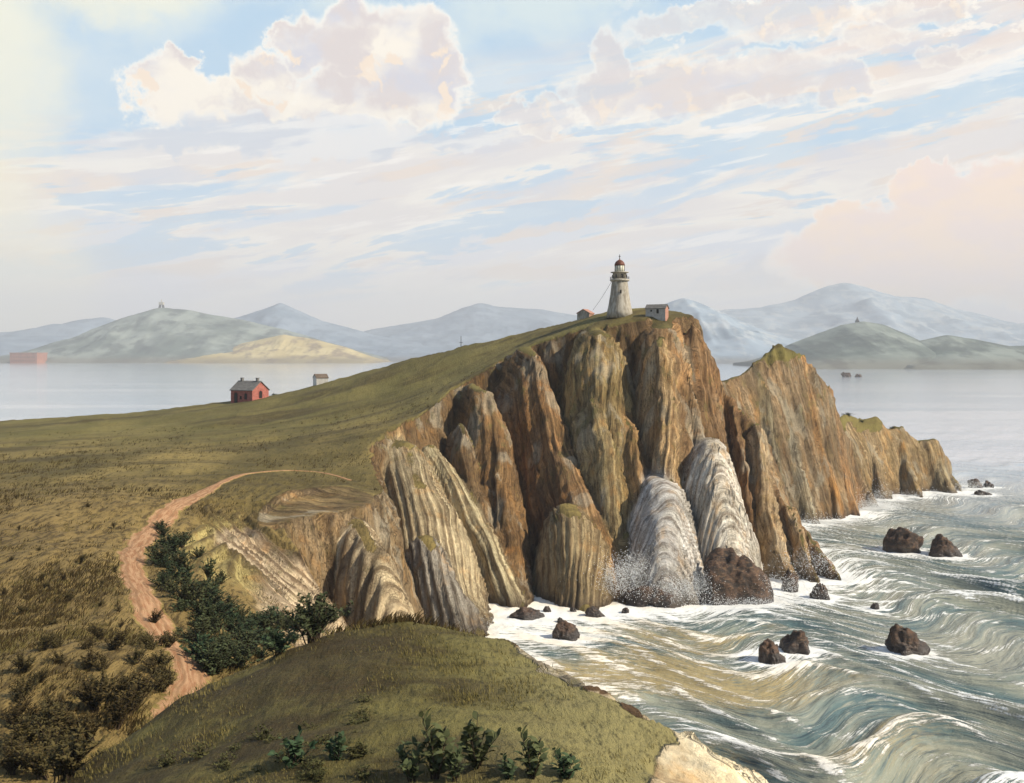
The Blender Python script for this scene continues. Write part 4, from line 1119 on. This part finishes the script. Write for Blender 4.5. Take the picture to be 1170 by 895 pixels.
    def hut(name, lab, cat, grp, loc, rz, lx, ly, eave, ridge, wallm, roofm, gablem=None, ov=0.2, chim=False, openings=()):
        o = empty(name, loc, rz, lab, cat, grp)
        w_ = MB(); w_.box(-lx / 2, lx / 2, -ly / 2, ly / 2, -1.5, eave); wall = w_.build('wall', wallm, o)
        for s in (-1, 1):
            g = MB(); xx = s * lx / 2
            a = xx - s * 0.25; b_ = xx + s * 0.003
            vs = [(a, -ly / 2, eave), (a, ly / 2, eave), (a, 0, ridge), (b_, -ly / 2, eave), (b_, ly / 2, eave), (b_, 0, ridge)]
            g.add(vs, [(0, 1, 2), (5, 4, 3), (0, 3, 4, 1), (1, 4, 5, 2), (2, 5, 3, 0)])
            if gablem is not None:
                g.box(xx, xx + s * 0.012, -ly / 2, ly / 2, -1.5, eave)
            g.build('gable', gablem or wallm, o)
        r_ = MB(); sl_ = (ridge - eave) / (ly / 2)
        for s in (-1, 1):
            y0, z0 = s * (ly / 2 + ov), eave - ov * sl_
            X0, X1 = -lx / 2 - ov, lx / 2 + ov
            vs = [(X0, y0, z0 + .01), (X1, y0, z0 + .01), (X1, 0, ridge + .01), (X0, 0, ridge + .01), (X0, y0, z0 + .17), (X1, y0, z0 + .17), (X1, 0, ridge + .17), (X0, 0, ridge + .17)]
            fs = [(0, 3, 2, 1), (4, 5, 6, 7), (0, 1, 5, 4), (1, 2, 6, 5), (2, 3, 7, 6), (3, 0, 4, 7)]
            r_.add(vs, fs)
        roof = r_.build('roof', roofm, o)
        if chim:
            for xx in (-lx * 0.36, lx * 0.36):
                c = MB(); c.box(xx - 0.28, xx + 0.28, -0.28, 0.28, ridge - 0.3, ridge + 0.75); c.box(xx - 0.34, xx + 0.34, -0.34, 0.34, ridge + 0.752, ridge + 0.9)
                c.build('chimney', slate, roof)
        for kind, face, u_, z0, z1, hw, arch in openings:
            mb = MB()
            pr = [(-hw, z0), (hw, z0), (hw, z1)]
            if arch:
                pr += [(hw * math.cos(a), z1 + hw * math.sin(a)) for a in (0.5, 1.05, 1.57, 2.09, 2.64)]
            pr += [(-hw, z1)]
            fr = MB(); k = 1.28
            pf = [(px_ * k, (pz - z0) * 1.08 + z0 - 0.03) for px_, pz in pr]
            if face == 'front':
                mb.prism([(u_ + a, b_) for a, b_ in pr], -ly / 2 - 0.06, -ly / 2 + 0.05)
                fr.prism([(u_ + a, b_) for a, b_ in pf], -ly / 2 - 0.03, -ly / 2 + 0.05)
            else:
                mb.prism(pr, -0.06, 0.05); fr.prism(pf, -0.03, 0.05)
                for q in (mb, fr):
                    q.v = [(lx / 2 - yy, u_ + xx_, zz) for xx_, yy, zz in q.v]
            p_ = mb.build(kind, dark, o)
            fr.build('frame', brick2 if chim else wallm, p_)
        return o
    brick2 = simple_mat('brick_trim', (0.24, 0.06, 0.05), 0.9)
    Yh = 250.0; mh = Yh / F
    hx = (283 - CX) * mh; hz = H - (460.5 - HY) * mh
    hut('brick_house', 'small red brick house with grey roof and two chimneys on the grassy slope', 'house', None, (hx, Yh + 2, hz), R(-31), 7.4, 5.6, 3.2, 5.3, brick, slate, None, 0.25, True,
        [('door', 'front', -1.9, 0.02, 2.0, 0.55, True), ('window', 'front', 1.5, 0.9, 2.0, 0.42, True), ('window', 'front', -0.2, 0.9, 1.7, 0.28, False), ('window', 'gable', 0.0, 1.2, 2.5, 0.5, True)])
    Y2 = 252.0; m2 = Y2 / F
    hut('shed', 'pale plank shed with brown roof on the slope above the red house', 'shed', 'plank huts on the headland', ((365 - CX) * m2, Y2 + 1.5, H - (440.0 - HY) * m2), R(28), 3.0, 3.0, 1.75, 2.6, greywall, brownroof, simple_mat('white_plank', (0.75, 0.72, 0.66), 0.9), 0.12)
    Y3 = 229.0; m3 = Y3 / F
    hut('shed', 'little hut with rosy roof at the left foot of the lighthouse hill', 'shed', 'plank huts on the headland', ((669 - CX) * m3, Y3, H - (366.5 - HY) * m3), R(62), 2.6, 3.0, 1.6, 2.45, pinkwall, pinkroof, white, 0.14)
    bpy.context.view_layer.update()
    Y4 = 209.5; m4 = Y4 / F
    hut('shed', 'grey planked hut with hipped looking dark roof right of the lighthouse', 'shed', 'plank huts on the headland', ((751.5 - CX) * m4, Y4 + 1.0, H - (358.6 - HY) * m4), R(-28), 4.3, 2.0, 1.1, 1.85, greywall, slate, pinkroof, 0.16, False,
        [('window', 'front', -0.9, 0.45, 0.85, 0.2, False), ('door', 'front', 0.5, 0.05, 0.95, 0.25, False)])
    # cable from the gallery to the hut
    mb = MB(); a = Vector(P(698.6, 322, Y)); b_ = Vector(P(677.5, 354.5, Y3 - 0.5))
    pr = None
    for i in range(13):
        t_ = i / 12; p = a.lerp(b_, t_); p.z -= 0.25 * math.sin(math.pi * t_)
        if pr is not None: mb.tube(pr, p, 0.035)
        pr = p
    tag(mb.build('cable', iron), 'thin cable slanting from the lighthouse gallery down to the left hut', 'cable')
    # marker pole on the ridge
    p = P(527, 391, 245); mb = MB(); gzp = gz(p[0], 244)
    mb.tube((p[0], 244, gzp - 0.3), (p[0], 244, H - (384 - HY) * 244 / F), 0.08, 0.06); mb.tube((p[0] - 0.4, 244, gzp + 1.3), (p[0] + 0.4, 244, gzp + 1.3), 0.05)
    tag(mb.build('pole', iron), 'thin marker pole standing alone on the grassy ridge line', 'pole')
    # brick fort across the bay
    Yf = 4560.0; mf = Yf / F
    o = empty('fort', ((35 - CX) * mf, Yf - 30, 0), 0, 'long low red brick fort on the far left shore of the bay', 'fort')
    fb = simple_mat('fort_brick', (0.36, 0.15, 0.09), 0.9, 0.3, 0.05)
    mb = MB(); mb.box(-15 * mf, 15.5 * mf, -40, 60, -3, 11.0 * mf); mb.build('wall', fb, o)
    mb = MB(); mb.box(-15.3 * mf, 15.8 * mf, -42, -36, 11.0 * mf, 12 * mf); mb.box(-15.3 * mf, 15.8 * mf, 56, 62, 11.0 * mf, 12 * mf); mb.box(-15.3 * mf, -13.8 * mf, -36, 56, 11.0 * mf, 12 * mf); mb.box(14.3 * mf, 15.8 * mf, -36, 56, 11 * mf, 12 * mf); mb.build('parapet', fb, o)
    for r_ in range(2):
        for i in range(11):
            mb = MB(); xx = (-12.5 + 2.5 * i) * mf; mb.box(xx - 1.6, xx + 1.6, -40.6, -39, (2.2 + 4 * r_) * mf, (3.6 + 4 * r_) * mf); mb.build('window', dark, o)
    # beacons on two hilltops
    def beacon(px, ptop, pbase, Yb, lab, nm):
        mb = MB(); k = Yb / F; x0 = (px - CX) * k; z0 = H - (pbase - HY) * k; z1 = H - (ptop - HY) * k; hh = z1 - z0
        o = empty(nm, (x0, Yb, z0), 0, lab, 'beacon')
        for s in (-1, 1):
            for s2 in (-1, 1):
                l_ = MB(); l_.tube((s * hh * .32, s2 * hh * .32, -hh * 0.6), (s * hh * .12, s2 * hh * .12, hh * .5), hh * .07); l_.build('leg', iron, o)
        mb.box(-hh * .22, hh * .22, -hh * .22, hh * .22, hh * .42, hh * .7); mb.tube((0, 0, hh * .7), (0, 0, hh), hh * .06, hh * .03); mb.build('cabin', stone, o)
    beacon(184.5, 342, 353, 5300, 'tiny four legged beacon on the summit of the left hill across the bay', 'beacon')
    k = 3140 / F
    mb = MB(); o = empty('beacon', ((979.5 - CX) * k, 3140, H - (372 - HY) * k), 0, 'tiny dark beacon tower on the round hill right of the stack', 'beacon')
    mb.box(-5, 5, -5, 5, -8, 14); mb.build('tower', dark, o); mb = MB(); mb.lathe([(6.4, 14), (2.2, 21), (0.5, 27)], 10); mb.build('roof', dark, o)


# ------------------------------------------------------------------ plants
def leaf_mat(nm, c1, c2):
    m, n, b = new_mat(nm)
    co = n.node('ShaderNodeTexCoord').outputs['Object']
    oi = n.node('ShaderNodeObjectInfo').outputs['Random']
    f = n.noise(co, 2.3, 4, 0.6)
    c = n.mix(n.map(f, 0.35, 0.65), c1, c2); c = n.mix(n.mul(oi, 0.5), c, (0.10, 0.085, 0.03))
    n.put(b.inputs['Base Color'], c); b.inputs['Roughness'].default_value = 0.8
    b.inputs['Specular IOR Level'].default_value = 0.12
    return m


def bush_meshes(seed, h, r, nst, leaves, ll, lw, lean=0.0, upright=0.5):
    """stems as thin cones, leaves as bent diamonds; returns (stem mesh, leaf mesh)"""
    rg = np.random.default_rng(seed)
    st = MB(); V = []; Fc = []
    for s in range(nst):
        a = rg.uniform(0, 6.28); out = rg.uniform(0.15, 1.0) * r
        hh = h * rg.uniform(0.55, 1.05) * (1 - 0.35 * (out / r) ** 2)
        p0 = Vector((rg.normal() * 0.08 * r, rg.normal() * 0.08 * r, -0.1))
        p2 = Vector((math.cos(a) * out + lean * hh, math.sin(a) * out, hh))
        p1 = p0.lerp(p2, 0.5) + Vector((-math.cos(a) * out * 0.2, -math.sin(a) * out * 0.2, hh * 0.12))
        B = lambda t: (1 - t) ** 2 * p0 + 2 * t * (1 - t) * p1 + t * t * p2
        rad = 0.012 * h + 0.006
        for i in range(4):
            st.tube(B(i / 4), B((i + 1) / 4), rad * (1 - i * .2), rad * (1 - (i + 1) * .2), 4)
        for j in range(leaves):
            t = rg.uniform(0.22, 1.0); c = B(t)
            az = rg.uniform(0, 6.28); el = rg.uniform(-0.2, 1.1) * upright + 0.25
            d = Vector((math.cos(az) * math.cos(el), math.sin(az) * math.cos(el), math.sin(el)))
            sd = d.cross(Vector((0, 0, 1))).normalized(); up = sd.cross(d)
            roll = rg.uniform(-0.7, 0.7); sd = sd * math.cos(roll) + up * math.sin(roll); up = sd.cross(d)
            L_ = ll * rg.uniform(0.6, 1.25); w_ = lw * rg.uniform(0.7, 1.2)
            o = len(V)
            V += [c, c + d * L_ * .35 + sd * w_ * .5 + up * L_ * .05, c + d * L_ * .7 + sd * w_ * .38 + up * L_ * 0.03, c + d * L_ - up * L_ * .12, c + d * L_ * .7 - sd * w_ * .38 + up * L_ * .03, c + d * L_ * .35 - sd * w_ * .5 + up * L_ * .05]
            Fc += [(o, o + 1, o + 5), (o + 1, o + 2, o + 4), (o + 1, o + 4, o + 5), (o + 2, o + 3, o + 4)]
    sm = bpy.data.meshes.new('stem'); sm.from_pydata(st.v, [], st.f); sm.update()
    lm = bpy.data.meshes.new('foliage'); lm.from_pydata([tuple(v) for v in V], [], Fc); lm.update()
    return sm, lm


def build_plants():
    bark = simple_mat('twig_bark', (0.05, 0.033, 0.02), 0.9)
    dg = leaf_mat('dark_leaf', (0.014, 0.026, 0.012), (0.040, 0.058, 0.026))
    brown = leaf_mat('brown_leaf', (0.034, 0.024, 0.009), (0.082, 0.056, 0.018))
    teal = leaf_mat('teal_leaf', (0.022, 0.045, 0.022), (0.06, 0.09, 0.04))
    olive = leaf_mat('olive_leaf', (0.04, 0.042, 0.014), (0.085, 0.08, 0.028))
    rg = np.random.default_rng(11)

    def kind(nm, n_, mat, **kw):
        out = []
        for i in range(n_):
            s, l = bush_meshes(100 + i + len(nm) * 17, **kw)
            s.materials.append(bark); l.materials.append(mat); out.append((s, l))
        return out
    bush = kind('bush', 4, dg, h=1.15, r=1.05, nst=34, leaves=40, ll=0.14, lw=0.07)
    bushb = kind('bush_b', 3, teal, h=0.95, r=0.85, nst=28, leaves=36, ll=0.13, lw=0.065)
    tuft = kind('tuft', 4, brown, h=1.3, r=0.75, nst=30, leaves=34, ll=0.15, lw=0.055, lean=0.45)
    plant = kind('plant', 3, teal, h=0.62, r=0.34, nst=9, leaves=13, ll=0.15, lw=0.085, upright=0.9)
    hil = kind('hil', 3, olive, h=0.55, r=0.5, nst=18, leaves=18, ll=0.12, lw=0.05, lean=0.25)

    def put(nm, variants, px, py, sc_, lab, cat, grp, sink=0.05):
        p = hit(px, py)
        if p is None: return
        o = empty(nm, (p[0], p[1], p[2] - sink), rg.uniform(0, 6.28) if 'tuft' not in nm else rg.uniform(-0.5, 0.5), lab, cat, grp)
        s, l = variants[rg.integers(len(variants))]
        st = link(bpy.data.objects.new('stem', s), o); lf = link(bpy.data.objects.new('foliage', l), o)
        o.scale = (sc_ * rg.uniform(0.85, 1.2), sc_ * rg.uniform(0.85, 1.2), sc_ * rg.uniform(0.8, 1.15))
        return o
    # thicket between the path and the bowl
    T = [(182, 612), (188, 628), (183, 645), (192, 655), (186, 670), (198, 680), (212, 668), (225, 640), (206, 640), (205, 700), (222, 690), (240, 680), (250, 700), (232, 712), (262, 698), (275, 710), (292, 716), (262, 715), (246, 728), (280, 722), (300, 720), (315, 712), (326, 722), (345, 722), (305, 738), (278, 742), (258, 750), (238, 745), (366, 718), (384, 712), (356, 728), (336, 735), (228, 760), (245, 770), (270, 765), (296, 755), (320, 745), (372, 722), (218, 722), (200, 622), (236, 658), (252, 668), (395, 712)]
    T += [(178, 604), (196, 634), (202, 650), (214, 656), (205, 664), (216, 678), (232, 688), (228, 702), (214, 694), (244, 692), (240, 720), (252, 738), (268, 728), (290, 735), (312, 730), (338, 724), (352, 718), (374, 712), (226, 740), (236, 772), (258, 764), (284, 752), (308, 746), (230, 720)]
    for i, (a, b_) in enumerate(T):
        dk = rg.random() < 0.62
        put('bush', bush if dk else bushb, a + rg.normal() * 3, b_ + rg.normal() * 2, rg.uniform(1.0, 1.75), 'dark green leafy bush in the thicket between the path and the bare slope', 'bush', 'bushes in the thicket beside the path')
    # brown heath shrubs on the left slope
    T2 = [(28, 770), (45, 752), (62, 745), (68, 765), (40, 790), (20, 800), (100, 745), (112, 730), (125, 752), (118, 775), (98, 770), (150, 765), (170, 752), (186, 742), (192, 760), (176, 775), (160, 788), (140, 795), (185, 790), (196, 778), (120, 800), (105, 815), (20, 835), (12, 858), (35, 850), (55, 842), (68, 828), (80, 850), (62, 870), (30, 880), (90, 868), (48, 892), (10, 890), (150, 815), (132, 828), (178, 722), (172, 738), (195, 735), (75, 890), (108, 842)]
    for a, b_ in T2:
        put('heath_shrub', tuft, a + rg.normal() * 3, b_ + rg.normal() * 3, rg.uniform(0.65, 1.1) * (1.0 + 0.45 * (b_ > 790)), 'dark brown wind bent shrub on the yellow slope left of the path', 'shrub', 'wind bent shrubs left of the path')
    T3 = [(95, 640), (70, 622), (130, 655), (112, 668), (85, 690), (60, 680), (40, 660), (30, 700), (110, 700), (140, 700), (15, 640), (80, 660), (125, 600), (20, 600), (60, 590), (100, 585), (170, 560), (48, 640), (8, 680), (60, 715), (135, 715)]
    for a, b_ in T3:
        put('heath_shrub', tuft, a + rg.normal() * 4, b_ + rg.normal() * 4, rg.uniform(0.35, 0.6), 'low brown shrub scattered over the upper left slope', 'shrub', 'low shrubs on the upper left slope')
    # leafy plants on the near hill
    T4 = [((497, 893), 1.5, 'tall teal leaved plant at the bottom edge of the near hill, leftmost upright one'), ((543, 885), 1.35, 'upright leafy plant with dark rounded leaves, middle of the near hill bottom'),
          ((470, 897), 1.1, 'low dark plant in the bottom left of the near plant row'), ((520, 897), 1.0, 'small leafy plant between the two tall ones on the near hill'), ((607, 893), 1.25, 'spreading green plant at the right of the near plant row'),
          ((645, 897), 0.95, 'rightmost small green plant on the near hill'), ((580, 899), 0.8, 'short plant just left of the spreading one on the near hill'), ((335, 885), 1.2, 'dark feathery plant on the left part of the near hill'), ((385, 878), 1.0, 'dark upright plant right of the feathery one on the near hill')]
    for (a, b_), s, lab in T4:
        put('leafy_plant', plant, a, b_ - 4, s * 1.6, lab, 'plant', 'leafy plants on the near hill', 0.02)
    for i in range(80):
        a = rg.uniform(150, 420); b_ = rg.uniform(790, 895)
        if b_ < 895 - (a - 100) * 0.32 + 10: continue
        put('hill_shrub', hil, a, b_, rg.uniform(0.5, 1.1), 'low dark heath clump on the shaded left side of the near hill', 'shrub', 'heath clumps on the near hill')
    # bushes on the promontory and cliff tops
    for a, b_, Yb, s, lab in [(968, 478, 290.5, 1.6, 'green bush at the left end of the far promontory top'), (984, 476, 293, 1.2, 'second green bush along the far promontory top'), (1020, 491, 298.5, 1.0, 'small bush in the middle of the far promontory crest'), (313, 449, 255, 1.0, 'faint bush on the skyline between red house and shed')]:
        x, y, _ = P(a, b_, Yb)
        zz = gz(x, y)
        o = empty('bush', (x, y, zz - 0.45 * s), 1.0, lab, 'bush')
        s_, l_ = bush[0]
        link(bpy.data.objects.new('stem', s_), o); link(bpy.data.objects.new('foliage', l_), o); o.scale = (s * 1.3, s * 1.3, s * 0.8)


def build_grass():
    def blades(name, mat, x, y, per, hgt, wid, lean, spread, seed):
        rg = np.random.default_rng(seed)
        z = ground(x, y)
        N = len(x) * per
        bx = np.repeat(x, per) + rg.normal(size=N) * spread; by = np.repeat(y, per) + rg.normal(size=N) * spread
        bz = np.repeat(z, per) - 0.05
        hh = hgt * rg.uniform(0.5, 1.3, N); a = rg.uniform(0, 6.28, N)
        ln = np.stack([np.cos(a) * hh * 0.45 + lean[0] * hh, np.sin(a) * hh * 0.45 + lean[1] * hh, hh], 1)
        sd = np.stack([-np.sin(a + 1), np.cos(a + 1), 0 * a], 1) * (wid * rg.uniform(0.6, 1.3, N))[:, None]
        b0 = np.stack([bx, by, bz], 1)
        m_ = b0 + ln * np.array([0.4, 0.4, 0.62])
        co = np.stack([b0 - sd, b0 + sd, m_ + sd * 0.7, b0 + ln, m_ - sd * 0.7], 1).reshape(-1, 3)
        f = np.array([(0, 1, 2), (0, 2, 4), (4, 2, 3)])
        faces = (f[None] + 5 * np.arange(N)[:, None, None]).reshape(-1, 3)
        tag(obj(name, np_mesh(name, co, faces), mat), kind='stuff')
    rg = np.random.default_rng(3)
    gm = leaf_mat('grass_blade', (0.095, 0.078, 0.022), (0.21, 0.165, 0.055))
    hm = leaf_mat('heath_blade', (0.032, 0.021, 0.008), (0.072, 0.048, 0.016))

    def scatter(n_, x0, x1, y0, y1, cond):
        u = rg.uniform(x0, x1, n_); t = rg.uniform(0, 1, n_)
        Yv = 1 / (1 / y0 + (1 / y1 - 1 / y0) * t)          # even over the picture
        Xv = (u - CX) * Yv / F
        k = cond(Xv, Yv); return Xv[k], Yv[k]

    def on_grass(x, y):
        sd = poly_sd(x, y, EDGE); pd, _, _, _ = spine(x, y, PATH3)
        er = np.hypot((x - TERR_C[0]) / 7.6, (y - TERR_C[1]) / 15.0)
        return (sd < -0.6) & (pd > 1.3) & (er > 1.1) | ((poly_sd(x, y, HILL_EDGE) < -0.9) & (poly_sd(x, y, CREAM_POLY) > 0.3))
    # near hill
    x, y = scatter(15000, -60, 900, 23, 47, on_grass)
    d = vnoise(x * 0.5, y * 0.5, x * 0 + 3) + 0.3
    k = rg.random(len(x)) < np.clip(d, 0.15, 1)
    blades('grass', gm, x[k], y[k], 6, 0.16, 0.012, (-0.3, 0.1), 0.12, 1)
    # heath tufts on the left slope, in drifts
    x, y = scatter(26000, -80, 620, 45, 215, on_grass)
    d = fbm(x * 0.09, y * 0.05, x * 0 + 9, 4)
    k = (rg.random(len(x)) < 0.12 + 0.8 * sstep(-0.25, 0.40, d + 0.12 * rg.normal(size=len(x)))) & (np.abs(x + 27) + np.abs(y - 100) * 0.3 + 4 * rg.normal(size=len(x)) > 9)
    blades('heath', hm, x[k], y[k], 5, 0.38, 0.035, (0.55, 0.25), 0.22, 2)
    x, y = scatter(9000, -80, 560, 47, 200, on_grass)
    blades('meadow_grass', gm, x, y, 5, 0.26, 0.022, (0.4, 0.2), 0.25, 4)


# ------------------------------------------------------------------ haze
def build_haze():
    mb = MB(); mb.box(-15000, 15000, -400, 15500, -6, 900)
    m = bpy.data.materials.new('haze_air'); m.use_nodes = True
    nt = m.node_tree; nt.nodes.clear()
    out = nt.nodes.new('ShaderNodeOutputMaterial'); v = nt.nodes.new('ShaderNodeVolumePrincipled')
    v.inputs['Color'].default_value = (0.90, 0.94, 1.0, 1); v.inputs['Density'].default_value = HAZE; v.inputs['Anisotropy'].default_value = 0.0
    nt.links.new(v.outputs[0], out.inputs['Volume'])
    m.cycles.homogeneous_volume = True
    tag(mb.build('haze', m), kind='stuff')


HAZE = 0.00012
build_world()
land, GRID = build_terrain(terrain_mat())
build_hills()
build_sea(sea_mat())
build_rocks()
build_spray()
build_path()
build_buildings()
build_plants()
build_grass()
build_haze()
